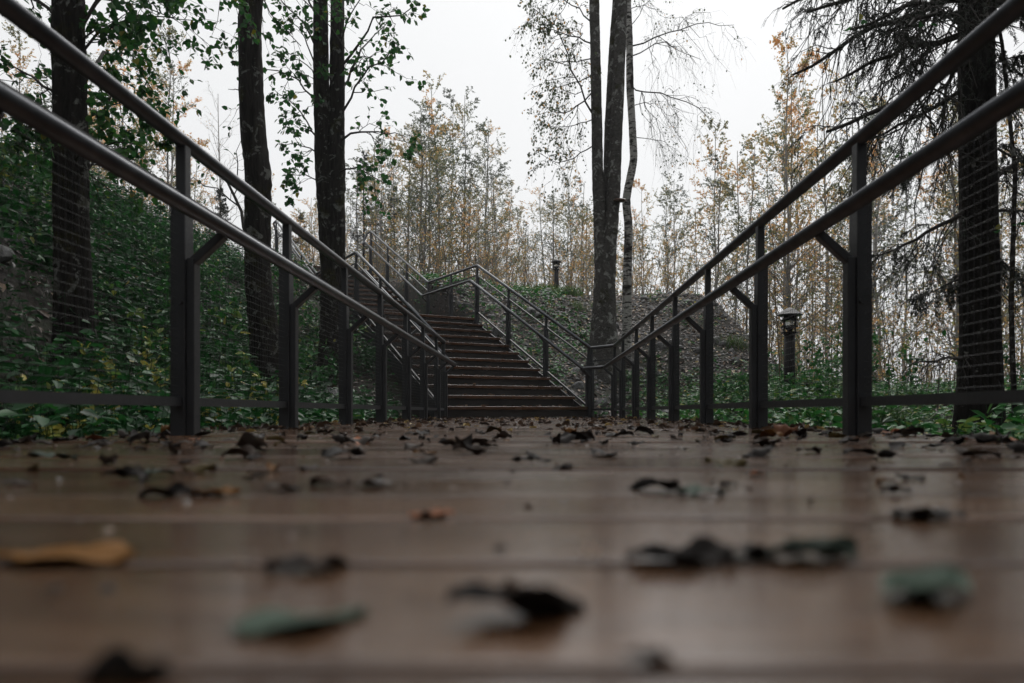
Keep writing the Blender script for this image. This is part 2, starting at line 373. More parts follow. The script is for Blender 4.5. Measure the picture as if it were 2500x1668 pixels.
# ------------------------------------------------------------------ deck
deck = tag(empty('deck', (0, 0, 0)), kind='structure')
DX0, DX1 = -1.42, 1.36
def board_mesh(seed):
    rng = np.random.default_rng(seed); w = .138; th = .028; n = 14
    xs = np.linspace(DX0, DX1, n); crown = 0.0
    prof = [(-w / 2, -th), (-w / 2, -.0025), (-w / 2 + .002, -.0002), (-w / 2 + .004, 0), (w / 2 - .004, 0), (w / 2 - .002, -.0002), (w / 2, -.0025), (w / 2, -th)]
    V = []; k = len(prof)
    for x in xs:
        dz = rng.normal() * .00025
        V += [(x, y, z + dz) for y, z in prof]
    ii = np.arange(n * k).reshape(n, k)
    mb = MB().add(V, np.stack([ii[:-1, :-1], ii[1:, :-1], ii[1:, 1:], ii[:-1, 1:]], -1).reshape(-1, 4)[:, ::-1])
    mb.F.append(ii[0][None]); mb.T.append(np.zeros(1)); mb.F.append(ii[-1][None, ::-1]); mb.T.append(np.zeros(1))
    me = mb.mesh('deck_board', smooth=False); me.materials.append(M['deck']); return me
bms = [board_mesh(i) for i in range(5)]
rng = np.random.default_rng(2)
yb = .362 - .15 * 9 + .075
while yb < 10.0:
    o = mobj('board', bms[rng.integers(5)], None, deck); o.location = (rng.normal() * .006, yb, rng.normal() * .0013); o.rotation_euler = (rng.normal() * .006, 0, 0)
    yb += .15
for x in (-1.2, 0, 1.15):
    b = box(MB(), (x, 4.5, -.1), (.07, 11, .13)).build('joist', M['riser'], deck)

# ------------------------------------------------------------------ stairs
def flight(name, La, Ra, Lb, Rb, z0, n, label, landing=None):
    root = tag(empty(name, (*(.5 * (La + Ra)), z0)), label, 'stairs')
    o0 = np.array(root.location)
    r_ = RISE / n
    run = .5 * (Lb - La + Rb - Ra) / (n - 1)
    ru = run / np.linalg.norm(run); depth = np.linalg.norm(run) + .035
    for k in range(n):
        f = k / (n - 1); l = La * (1 - f) + Lb * f; r = Ra * (1 - f) + Rb * f
        e = (r - l); w = np.linalg.norm(e); e = e / w; nrm = np.array([-e[1], e[0]])
        zt = z0 + (k + 1) * r_
        ax = np.array([[*e, 0], [*nrm, 0], [0, 0, 1]])
        if k < n - 1 or landing is None:
            for j in range(2):
                c = .5 * (l + r) + nrm * (depth * (.25 + .5 * j))
                b = box(MB(), (0, 0, 0), (w - .08, depth / 2 - .008, .044)).build('tread_board', M['tread'], root, smooth=False)
                b.location = (*(c - o0[:2]), zt - .022 - o0[2]); b.rotation_euler = (0, 0, math.atan2(e[1], e[0])); bevel(b, .004)
        c = .5 * (l + r) + nrm * .045
        b = box(MB(), (0, 0, 0), (w - .1, .022, r_ - .066)).build('riser', M['riser'], root, smooth=False)
        b.location = (*(c - o0[:2]), zt - .05 - (r_ - .066) / 2 - o0[2]); b.rotation_euler = (0, 0, math.atan2(e[1], e[0]))
    for a, b_ in ((La, Lb), (Ra, Rb)):
        pa = np.array([*a, z0]) ; pb = np.array([*(b_ + ru * .3), z0 + RISE]); d = unit(pb - pa)
        sx = np.array([d[1], -d[0], 0]); sx = unit(sx); up = np.cross(sx, d)
        s_ = 1 if a is La else -1
        b = box(MB(), .5 * (pa + pb) - up * .06 + sx * .02 * s_ - o0, (.012, np.linalg.norm(pb - pa), .24), np.array([sx, d, up])).build('stringer', M['steel'], root, smooth=False)
    if landing is not None:
        La2, Ra2 = landing; e = unit(Rb - Lb); 
        nb = int(np.linalg.norm(.5 * (La2 + Ra2 - Lb - Rb)) / .15) + 1
        for j in range(nb + 2):
            f0 = (j + .03) / nb; l = Lb * (1 - f0) + La2 * f0; r = Rb * (1 - f0) + Ra2 * f0
            e = (r - l); w = np.linalg.norm(e); e = e / w; nrm = np.array([-e[1], e[0]])
            b = box(MB(), (0, 0, 0), (w - .04, .135, .044)).build('landing_board', M['tread'], root, smooth=False)
            c = .5 * (l + r) + nrm * .07; b.location = (*(c - o0[:2]), z0 + RISE - .022 - o0[2]); b.rotation_euler = (0, 0, math.atan2(e[1], e[0])); bevel(b, .004)
    return root
flight('staircase', L0, R0, L1, R1, 0.0, 12, 'lower flight of brown wooden steps rising from the far end of the deck', landing=(L2, R2))
flight('staircase', L2, R2, L3, R3, RISE, 12, 'upper flight of wooden steps beyond the landing, partly behind the double trunk',
       landing=(L3 + (L3 - L2) * .3, R3 + (R3 - R2) * .3))

# ------------------------------------------------------------------ railings
def seg_frames(P): return unit(np.diff(P, axis=0))
def offset_path(P, off):
    """Offset a 3-D polyline sideways (to the left of travel for +off) in plan, mitred."""
    d = np.diff(P[:, :2], axis=0); d = unit(d); n = np.stack([-d[:, 1], d[:, 0]], 1)
    Q = P.copy()
    for i in range(len(P)):
        a = n[max(i - 1, 0)]; b = n[min(i, len(n) - 1)]; m_ = unit(a + b); Q[i, :2] += m_ * off / max(.5, float(m_ @ a))
    return Q
def pipe(mb, P, r, sides=14):
    """Pipe along a polyline with small rounded bends."""
    P = np.asarray(P, float); pts = [P[0]]
    for i in range(1, len(P) - 1):
        a = unit(P[i - 1] - P[i]); b = unit(P[i + 1] - P[i]); w = min(.05, .3 * np.linalg.norm(P[i - 1] - P[i]), .3 * np.linalg.norm(P[i + 1] - P[i]))
        for t in np.linspace(0, 1, 5):
            pts.append(P[i] + a * w * (1 - t) ** 2 + b * w * t ** 2)
    pts.append(P[-1]); pts = np.array(pts)
    tubes(mb, pts[None], np.full((1, len(pts)), r), sides, cap=True)
def wire_panel(A, B, lo, hi, s=.026, r=.00075):
    """Welded wire mesh between base points A and B (3-D), from height lo to hi above them."""
    mb = MB(); d = B - A; L = np.linalg.norm(d); nz = int((hi - lo) / s); nl = int(L / s)
    zs = np.linspace(lo, hi, nz + 1)[1:-1]; ts = np.linspace(0, 1, nl + 1)[1:-1]
    up = np.array([0, 0, 1.])
    H = np.stack([np.stack([A + up * z, B + up * z]) for z in zs]); tubes(mb, H, np.full((len(zs), 2), r), 4)
    Vv = np.stack([np.stack([A + d * t + up * lo, A + d * t + up * hi]) for t in ts]); tubes(mb, Vv, np.full((len(ts), 2), r * .9), 4)
    return mb
MAINP = {}
def railing(name, label, path, posts, inward, loops=(False, False), top=1.0, hand=.70, wires=True, inset=.145, post_foot=-.12, bar=.115):
    """path: corner points at walking level; posts: (x,y,z) on it; inward: +1 if the walkway lies to the left of travel."""
    P = np.asarray(path, float); root = tag(empty(name, tuple(P[0])), label, 'railing'); o0 = P[0]
    up = np.array([0, 0, 1.])
    T = P + up * top - o0; Hh = offset_path(P, inward * inset) + up * hand - o0
    mb = MB(); pipe(mb, T, .0242)
    mb.build('top_rail', M['rail'], root)
    if loops[1]:
        d = unit((P[-1] - P[-2]) * np.array([1, 1, 0])); e = T[-1] + d * .28; h = Hh[-1]
        mb = MB(); pipe(mb, [T[-1], e, .5 * (e + h) + d * .16 + np.array([0, 0, -.04]), h + d * .25, h], .0236); mb.build('rail_return', M['rail'], root)
    mb = MB(); pipe(mb, Hh, .0240); mb.build('handrail', M['rail'], root)
    posts = [np.asarray(q, float) for q in posts]
    for i, q in enumerate(posts):
        # direction of travel at the post
        j = int(np.argmin([np.linalg.norm(np.cross(q - P[a], unit(P[a + 1] - P[a]))) + 10 * (not (-.02 <= (q - P[a]) @ unit(P[a + 1] - P[a]) <= np.linalg.norm(P[a + 1] - P[a]) + .02)) for a in range(len(P) - 1)]))
        d = unit((P[j + 1] - P[j]) * np.array([1, 1, 0])); n = np.array([-d[1], d[0], 0]) * inward; ang = math.atan2(d[1], d[0]) - math.pi / 2
        sx = 1 if inward > 0 else -1
        mb = MB(); box(mb, (sx * .004, 0, (.79 + post_foot) / 2), (.05, .064, .79 - post_foot)); box(mb, (0, 0, (.791 + top - .015) / 2), (.034, .042, top - .806))
        po = bevel(mb.build('post', M['steel'], root, smooth=False), .004); po.location = tuple(q - o0); po.rotation_euler = (0, 0, ang)
        # bent bracket that carries the handrail
        a_ = np.array([-sx * .032, 0, .585]); b_ = np.array([-sx * inset, 0, hand - .012]); dd = unit(b_ - a_); L = np.linalg.norm(b_ - a_)
        wv = np.array([0, 1., 0]); nn_ = np.cross(dd, wv)
        mb = MB(); box(mb, .5 * (a_ + b_) - dd * .012, (.028, .036, L), np.array([nn_, wv, dd]))
        box(mb, (-sx * .035, 0, (.60 + post_foot) / 2), (.026, .046, .60 - post_foot))
        br = bevel(mb.build('bracket', M['steel'], po, smooth=False), .003)
        mb = MB(); tubes(mb, np.array([[[-sx * .01, -.033, .45], [-sx * .01, -.041, .45]]]), np.full((1, 2), .008), 6, cap=True)
        mb.build('bolt', M['steel'], po, smooth=False)
    for a, b in zip(posts[:-1], posts[1:]):
        d = unit(b - a); A = a + d * .036; B = b - d * .036
        sx = unit(np.cross(d, up)); u2 = np.cross(sx, d)
        for nm, hz, sz in (('bottom_bar', bar, .03), ('mesh_bar', .81, .02)):
            box(MB(), .5 * (A + B) + up * hz - o0, (sz * .8, np.linalg.norm(B - A), sz), np.array([sx, d, u2])).build(nm, M['steel'], root, smooth=False)
        if wires:
            w = wire_panel(A - o0, B - o0, bar, .81).build('wire_mesh', M['wire'], root); w['kind'] = 'stuff'
    return root
lx, rx = -1.20, 1.092
ly = [-.63, .37, 1.37, 2.37, 3.36, 4.37, 5.37, 6.42, 7.41, 8.41, 9.08]
ry = [-.73, .31, 1.33, 2.35, 3.39, 4.42, 5.46, 6.54, 7.56, 8.72, 9.65]
railing('deck_railing', 'dark grey steel railing along the left side of the wooden deck', [(lx, -1, 0), (lx, 9.1, 0)], [(lx, y, 0) for y in ly], -1)
railing('deck_railing', 'dark grey steel railing on the right of the deck, bending in at its far end',
        [(rx, -1, 0), (rx, 9.65, 0), (.80, 10.03, 0)], [(rx, y, 0) for y in ry] + [(.80, 10.03, 0)], 1)
def P3(p, z): return np.array([p[0], p[1], z])
def lerp3(a, b, n, ends=(0, 1)): return [a + (b - a) * t for t in np.linspace(ends[0], ends[1], n)]
r_ = RISE / 12
right_path = [P3(R0, .0), P3(R1, RISE), P3(R2, RISE), P3(R3, 2 * RISE)]
rp = lerp3(right_path[0], right_path[1], 4)[1:] + lerp3(right_path[1], right_path[2], 3)[1:] + lerp3(right_path[2], right_path[3], 4)[1:]
railing('stair_railing', 'grey steel railing on the right of the stairs, past the landing', right_path, [right_path[0] + np.array([-.03, .06, .03])] + rp, 1, (False, True))
left_path = [P3(L0 + np.array([-.02, .05]), .0), P3(L1, RISE), P3(L2, RISE), P3(L3, 2 * RISE)]
lp = lerp3(left_path[0], left_path[1], 4) + lerp3(left_path[1], left_path[2], 3)[1:] + lerp3(left_path[2], left_path[3], 4)[1:]
railing('stair_railing', 'grey steel railing on the left of the stairs, passing behind the double trunk', left_path, lp, -1, (False, True))

# ------------------------------------------------------------------ bollard lamps
def lamp(loc, label, h=1.12, sq=True):
    root = tag(empty('bollard_lamp', loc), label, 'lamp', 'bollard lamps'); 
    def lathe(prof, sides, name, m_, smooth=True):
        prof = np.array(prof, float); a = np.arange(sides) * 2 * math.pi / sides + math.pi / sides
        V = np.stack([prof[:, 0:1] * np.cos(a), prof[:, 0:1] * np.sin(a), np.repeat(prof[:, 1:2], sides, 1)], -1)
        ii = np.arange(V.shape[0] * sides).reshape(-1, sides); nx_ = np.roll(ii, -1, 1)
        mb = MB().add(V.reshape(-1, 3), np.stack([ii[:-1], nx_[:-1], nx_[1:], ii[1:]], -1).reshape(-1, 4)); return mb.build(name, m_, root, smooth)
    lathe([(.0, -.3), (.066, -.3), (.066, .80), (.05, .805), (.0, .805)], 20, 'post', M['lamp'])
    lathe([(0, .0), (.13, .0), (.13, .012), (.125, .016), (.0, .016)], 24, 'base_plate', M['lamp'])
    lathe([(.03, .805), (.03, .84), (.055, .86), (.055, .872), (0, .872)], 16, 'lamp_holder', M['lamp'])
    lathe([(.045, .872), (.048, .9), (.048, .965), (.04, .98)], 16, 'lamp_glass', M['glass'])
    for z in (.80, .875, .955):
        lathe([(.060, z), (.098, z), (.1, z + .006), (.098, z + .014), (.060, z + .014), (.060, z)], 20, 'ring', M['lamp'])
    lathe([(.0, .985), (.075, .985), (.075, 1.035), (.0, 1.036)], 16, 'cap_core', M['lamp'])
    lathe([(.0, 1.03), (.155, 1.02), (.16, 1.026), (.075, 1.085), (.03, 1.112), (0, 1.118)], 8 if sq else 24, 'cap', M['cap'], not sq)
    for a in (.5, 2.07, 3.64, 5.21):
        mb = MB(); x, y = .09 * math.cos(a), .09 * math.sin(a); tubes(mb, np.array([[[x, y, .79], [x, y, 1.03]]]), np.full((1, 2), .007), 6); mb.build('rod', M['lamp'], root)
    root.scale = (h / 1.12,) * 3
    return root
p_ = pix(1812, 892, 9.0); lamp((p_[0], 9.0, tz(p_[0], 9.0) - .02), 'black bollard lamp with pointed cap outside the right railing', 1.18)
p_ = pix(1277, 690, 20.5); lamp((p_[0], 20.5, tz(p_[0], 20.5) - .02), 'small far bollard lamp on top of the stony bank', 1.12, False)

# ------------------------------------------------------------------ trees near the stairs
def trunk_mesh(P, Rr, n=150, sides=28, seed=0, rough=.085, flare=.0):
    rng = np.random.default_rng(seed); PR = resample(np.c_[np.asarray(P, float), np.asarray(Rr, float)], n)
    P = PR[:, :3]; rr = PR[:, 3]
    T = unit(np.gradient(P, axis=0)); U = unit(np.cross(T, np.array([[0, 1., 0]]))); W = np.cross(T, U)
    a = np.arange(sides) * 2 * math.pi / sides
    h = np.arange(n)[:, None] / n
    d = 1 + rough * (np.sin(3 * a[None] + 9 * h + seed) * .5 + np.sin(5 * a[None] - 17 * h + 2 * seed) * .4 + rng.normal(size=(n, sides)) * .3 + np.repeat(rng.normal(size=(n // 6 + 1, sides)), 6, 0)[:n] * .3)
    d = d + flare * np.exp(-h * 22) * (1 + .35 * np.sin(4 * a[None] + seed))
    V = P[:, None] + (rr[:, None] * d)[..., None] * (np.cos(a)[None, :, None] * U[:, None] + np.sin(a)[None, :, None] * W[:, None])
    ii = np.arange(n * sides).reshape(n, sides); nx_ = np.roll(ii, -1, 1)
    return MB().add(V.reshape(-1, 3), np.stack([ii[:-1], nx_[:-1], nx_[1:], ii[1:]], -1).reshape(-1, 4)), P, rr

def add_leaves(rng, mb, P3d, n, L, tints, t0=.2, hang=.5, simple=False, keep=1.0, aspect=.78):
    pos, d = on_lines(rng, P3d, n, t0)
    if keep < 1: k = rng.random(len(pos)) < keep; pos, d = pos[k], d[k]
    N = len(pos); ax = unit(rng.normal(size=(N, 3)) * .7 + d * .4 + np.array([0, 0, -hang])); nr = unit(rng.normal(size=(N, 3)) * .6 + np.array([0, -.3, .8]))
    ls = rng.uniform(.65, 1.15, N) * L
    leaves(mb, pos + ax * ls[:, None] * .12, ax, nr, ls, ls * aspect, tints(rng, pos), .12, simple)

def big_tree(name, label, trunks, mat_trunk, limbs, seed, leafL, leafmat, tints, per=(7, 5), nleaf=5, droop=.25, hang=.5, limb_r=.02, keep=1., extra=None, tw=(.35, .6), group=None, simple=False, wig=.09, flare=.5, aspect=.78, cap_z=None):
    rng = np.random.default_rng(seed); base = np.asarray(trunks[0][0][0], float)
    root = tag(empty(name, tuple(base)), label, 'tree', group)
    for i, (P, Rr) in enumerate(trunks):
        mb, PP, rr = trunk_mesh(np.asarray(P, float) - base, Rr, seed=seed + i, flare=flare if i == 0 else 0)
        mb.build('trunk', mat_trunk, root)
    mbB = MB(); mbL = MB()
    A = [resample(np.asarray(l, float) - base, 9) for l in limbs]
    if A:
        A = np.stack(A); ln = np.linalg.norm(np.diff(A, axis=1), axis=2).sum(1)
        A[:, 1:] += rng.normal(size=(len(A), 8, 3)) * ln[:, None, None] * .012
        RA = np.clip(limb_r * ln / 1.5, .005, .05)[:, None] * np.linspace(1, .25, 9)[None]
        tubes(mbB, A, RA, 6)
        B, RB = grow(rng, A, RA, per[0], .2, 1, tw, ang=48, droop=droop, wig=wig, k=6, lenpow=.35)
        tubes(mbB, B, RB, 4)
        C, RC = grow(rng, B, RB, per[1], .15, 1, (.3, .6), ang=42, droop=droop * 1.2, wig=wig, k=5, lenpow=.3)
        tubes(mbB, C, np.maximum(RC, .0009), 3)
        add_leaves(rng, mbL, C, nleaf, leafL, tints, hang=hang, keep=keep, simple=simple, aspect=aspect)
        add_leaves(rng, mbL, B, max(1, nleaf // 2), leafL, tints, t0=.4, hang=hang, keep=keep, simple=simple, aspect=aspect)
        mbB.build('branches', M['twig'], root)['kind'] = 'stuff'; mbL.build('crown', leafmat, root)['kind'] = 'stuff'
    return root

def img_limb(pts, Y0, Y1, jit=0):
    n = len(pts); return [pix(u, v, Y0 + (Y1 - Y0) * i / max(1, n - 1)) for i, (u, v) in enumerate(pts)]
def up_from(P, rr, extra_h):
    """Carry a stem on above the frame."""
    P = list(P); d = P[-1] - P[-2]; d = d / np.linalg.norm(d); P.append(P[-1] + d * extra_h); return P
gt = lambda lo, hi, py=.02: (lambda rng, pos: np.where(rng.random(len(pos)) < py, .95, rng.uniform(lo, hi, len(pos))))

# A: dark trunk far left
Y = 5.0
tp = [pix(178, 1010, Y), pix(172, 760, Y), pix(163, 500, Y), pix(160, 250, Y), pix(158, 0, Y)]; tp[0][2] = tz(tp[0][0], Y) - .15
tp = up_from(tp, 0, 5.5)
rngA = np.random.default_rng(11)
limbs = [[pix(160, 330, Y), pix(230, 240, 5.1), pix(330, 230, 5.3)], [pix(160, 160, Y), pix(260, 40, 5.2), pix(400, 40, 5.4)], [pix(160, 80, Y), pix(300, -80, 5.2), pix(470, -40, 5.3)],
         [pix(160, 420, Y), pix(240, 360, 5.3), pix(370, 340, 5.6)], [pix(160, 240, Y), pix(80, 180, 5.2), pix(20, 160, 5.5)], [pix(160, 300, Y), pix(100, 280, 5.0), pix(40, 300, 4.8)],
         [pix(160, 60, Y), pix(60, -20, 5.2), pix(-60, -20, 5.4)], [pix(160, 200, Y), pix(240, 120, 5.6), pix(330, 130, 6.2)], [pix(160, 380, Y), pix(220, 330, 4.8), pix(310, 330, 4.7)],
         [pix(160, 120, Y), pix(230, 60, 5.0), pix(290, 40, 5.2)], [pix(160, 20, Y), pix(240, -60, 4.7), pix(360, 0, 4.4)]]
for i in range(16):
    z = rngA.uniform(3.6, 8.5); a = rngA.uniform(0, 6.28); r = rngA.uniform(1.0, 2.2); b = np.array([-3.35, 5, z])
    limbs.append([b, b + [r * .5 * math.cos(a), r * .5 * math.sin(a), .5], b + [r * math.cos(a), r * math.sin(a), .6]])
big_tree('alder_tree', 'dark leafy tree at the far left edge, close behind the railing', [(tp, [.15, .118, .108, .104, .10, .05])], M['bark_dark'], limbs, 3, .056, M['green'], gt(.2, .85, .03), per=(9, 6), nleaf=4, tw=(.4, .75))

# B: mossy trunk, nearly leafless in view
Y = 8.0
tp = [pix(632, 985, Y), pix(612, 800, Y), pix(592, 640, Y), pix(590, 500, Y), pix(592, 400, Y), pix(578, 300, Y), pix(574, 150, Y), pix(572, 60, Y), pix(578, 0, Y)]; tp[0][2] = tz(tp[0][0], Y) - .1
tp = up_from(tp, 0, 6)
limbs = [[pix(592, 600, Y), pix(565, 520, 8.1), pix(530, 420, 8.4), pix(470, 360, 8.8)], [pix(575, 60, Y), pix(540, 130, 7.9), pix(500, 90, 7.8)], [pix(590, 260, Y), pix(560, 210, 8.2), pix(525, 200, 8.5)],
         [pix(575, 30, Y), pix(560, 40, 7.6), pix(585, 70, 7.4)]]
rngA = np.random.default_rng(12)
for i in range(16):
    z = rngA.uniform(5.5, 10); a = rngA.uniform(0, 6.28); r = rngA.uniform(1., 2.2); b = np.array([-3.3, 8, z])
    limbs.append([b, b + [r * .5 * math.cos(a), r * .5 * math.sin(a), .5], b + [r * math.cos(a), r * math.sin(a), .5]])
big_tree('mossy_tree', 'crooked mossy dark trunk with pale lichen, between the leafy tree and the double trunk', [(tp, [.19, .155, .14, .142, .145, .135, .13, .125, .12, .06])], M['bark_dark'], limbs, 7, .07, M['green'], gt(.2, .7, .05), per=(4, 3), nleaf=3, keep=.6)

# C: double trunk
Y = 10.2
base = pix(768, 790, Y); base[2] = tz(base[0], Y) - .1
sL = [base, pix(762, 620, Y), pix(748, 470, Y), pix(742, 380, Y), pix(737, 200, Y), pix(736, 0, Y)]; sR = [base + [.05, 0, .3], pix(768, 620, Y), pix(772, 480, Y), pix(773, 380, Y), pix(775, 200, Y), pix(775, 0, Y)]
sL = up_from(sL, 0, 6); sR = up_from(sR, 0, 5.5)
limbs = [[pix(737, 200, Y), pix(700, 80, 10), pix(650, 30, 9.7)], [pix(740, 340, Y), pix(690, 250, 9.9), pix(620, 200, 9.5)], [pix(742, 420, Y), pix(700, 400, 10), pix(650, 400, 9.6)], [pix(737, 120, Y), pix(690, 40, 10), pix(600, -40, 9.6)],
         [pix(775, 280, Y), pix(830, 160, 9.9), pix(920, 110, 9.6)], [pix(775, 330, Y), pix(830, 300, 9.9), pix(930, 310, 9.5)], [pix(773, 400, Y), pix(810, 380, 9.8), pix(880, 420, 9.5)], [pix(775, 180, Y), pix(840, 60, 9.8), pix(950, 20, 9.4)],
         [pix(738, 260, Y), pix(680, 170, 10.4), pix(580, 150, 10.2)], [pix(741, 360, Y), pix(690, 330, 10.5), pix(640, 330, 10.6)], [pix(775, 230, Y), pix(820, 130, 10.5), pix(880, 60, 10.8)], [pix(775, 120, Y), pix(800, 30, 9.8), pix(860, -30, 9.5)],
         [pix(737, 60, Y), pix(680, -60, 9.8), pix(630, -40, 9.4)], [pix(737, 230, Y), pix(710, 150, 9.7), pix(660, 130, 9.3)]]
rngA = np.random.default_rng(13)
for i in range(16):
    z = rngA.uniform(6.3, 11); a = rngA.uniform(0, 6.28); r = rngA.uniform(1., 2.4); b = np.array([-3.1, 10.2, z])
    limbs.append([b, b + [r * .5 * math.cos(a), r * .5 * math.sin(a), .5], b + [r * math.cos(a), r * math.sin(a), .5]])
big_tree('double_trunk_tree', 'dark tree with two trunks joined low down, green leaves, in front of the stairs', [(sL, [.2, .17, .125, .115, .108, .1, .05]), (sR, [.15, .15, .122, .115, .105, .095, .05])], M['bark_dark'], limbs, 9, .082, M['green'], gt(.15, .8, .03), per=(7, 4), nleaf=3, tw=(.3, .55), aspect=.85)

# D: grey multi-stem tree right of the stairs and the birch behind it
Y = 12.6
base = pix(1388, 840, Y); base[2] = tz(base[0], Y) - .15
s1 = [base, pix(1386, 740, Y), pix(1388, 640, Y), pix(1378, 540, Y), pix(1371, 400, Y), pix(1368, 240, Y), pix(1364, 0, Y)]
s2 = [base + [.06, .02, .6], pix(1393, 640, Y), pix(1398, 560, Y), pix(1408, 440, Y), pix(1414, 300, Y), pix(1421, 150, Y), pix(1428, 0, Y)]
s3 = [base + [.03, .12, .9], pix(1390, 600, 12.75), pix(1394, 450, 12.75), pix(1398, 300, 12.75), pix(1406, 150, 12.75), pix(1416, 0, 12.75)]
s1, s2, s3 = up_from(s1, 0, 7), up_from(s2, 0, 7), up_from(s3, 0, 6.5)
Z5 = lambda x, y: ((1200 + .3571 * x) / S, .3571 * y / S)
limbs = [img_limb([Z5(685, 770), Z5(620, 620), Z5(540, 500), Z5(490, 240), Z5(430, 120), Z5(280, 60)], 12.6, 11.6), img_limb([Z5(690, 300), Z5(560, 250), Z5(400, 200), Z5(260, 180)], 12.6, 13.4), img_limb([Z5(690, 520), Z5(560, 560), Z5(440, 600), Z5(330, 640)], 12.6, 13.0),
         img_limb([Z5(685, 820), Z5(600, 850), Z5(500, 880), Z5(330, 850)], 12.6, 12.2), img_limb([Z5(680, 150), Z5(560, 20), Z5(420, -40), Z5(250, 0)], 12.6, 13.0), img_limb([Z5(690, 1000), Z5(580, 1060), Z5(450, 1130), Z5(300, 1040)], 12.6, 12.0),
         img_limb([Z5(680, 640), Z5(560, 760), Z5(450, 780), Z5(330, 720)], 12.6, 13.6), img_limb([Z5(690, 400), Z5(600, 420), Z5(480, 430), Z5(360, 400)], 12.6, 11.8)]
limbs += [img_limb([Z5(520, 0), Z5(500, 60), Z5(440, 130), Z5(360, 190)], 11.5, 11.6)]
tt_d = lambda rng, pos: np.where(rng.random(len(pos)) < .1, rng.uniform(.7, .95, len(pos)), rng.uniform(0, .3, len(pos)))
grey = big_tree('grey_multistem_tree', 'tall grey tree of three close stems with a bracket fungus, on the bank', [(s1, [.27, .2, .17, .115, .1, .096, .088, .05]), (s2, [.16, .14, .13, .12, .112, .105, .095, .05]), (s3, [.12, .1, .09, .085, .08, .075, .05])], M['bark_grey'], limbs, 21, .047, M['autumn'], tt_d, per=(13, 7), nleaf=3, droop=.55, hang=1.0, limb_r=.014, tw=(.3, .5), wig=.12, keep=.85)
mb = MB(); f_ = pix(1422, 462, 12.45) - base; a = np.linspace(0, 2 * math.pi, 13)[:-1]
rings = [(.02, -.03), (.09, -.012), (.115, .008), (.09, .03), (.03, .04)]
V = np.array([[f_[0] + r * math.cos(t) * (1.1), f_[1] - .02 + r * math.sin(t) * .8, f_[2] + z] for r, z in rings for t in a]); ii = np.arange(60).reshape(5, 12); nx_ = np.roll(ii, -1, 1)
mb.add(V, np.stack([ii[:-1], nx_[:-1], nx_[1:], ii[1:]], -1).reshape(-1, 4)); mb.F.append(ii[0][None, ::-1]); mb.F.append(ii[-1][None]); mb.T += [np.zeros(1)] * 2
mb.build('bracket_fungus', M['tread'], grey)
Y = 13.6
base = pix(1437, 800, Y); base[2] = tz(base[0], Y) - .1
sb = [base, pix(1440, 640, Y), pix(1443, 520, Y), pix(1436, 460, Y), pix(1446, 410, Y), pix(1455, 370, Y), pix(1452, 300, Y), pix(1446, 200, Y), pix(1445, 100, Y), pix(1441, 0, Y)]; sb = up_from(sb, 0, 6)
limbs = [img_limb([Z5(940, 320), Z5(1060, 270), Z5(1160, 230), Z5(1290, 235), Z5(1400, 180), Z5(1500, 120), Z5(1650, 190)], 13.6, 12.8), img_limb([Z5(930, 560), Z5(990, 655), Z5(1080, 630), Z5(1170, 640), Z5(1330, 690), Z5(1460, 770), Z5(1540, 860)], 13.6, 13.0),
         img_limb([Z5(950, 180), Z5(1000, 100), Z5(1080, 10), Z5(1150, -80), Z5(1250, -140)], 13.6, 13.0), img_limb([Z5(950, 60), Z5(1060, 20), Z5(1130, 90), Z5(1210, 130)], 13.6, 14.2), img_limb([Z5(970, 380), Z5(1060, 330), Z5(1150, 280), Z5(1250, 320), Z5(1420, 420)], 13.6, 14.4),
         img_limb([Z5(980, 720), Z5(1080, 690), Z5(1160, 740), Z5(1230, 800)], 13.6, 14.5), img_limb([Z5(980, 940), Z5(1090, 950), Z5(1200, 960), Z5(1260, 1080)], 13.6, 13.2)]
tt_b = lambda rng, pos: np.where(rng.random(len(pos)) < .1, rng.uniform(.7, .95, len(pos)), rng.uniform(.0, .35, len(pos)))
big_tree('birch_tree', 'thin white birch with black marks, bent trunk just right of the grey tree', [(sb, [.1, .085, .08, .078, .076, .075, .072, .07, .065, .06, .03])], M['bark_birch'], limbs, 24, .042, M['autumn'], tt_b, per=(13, 7), nleaf=1, droop=.6, hang=1.0, limb_r=.011, tw=(.3, .55), wig=.13, keep=.5, flare=.2)

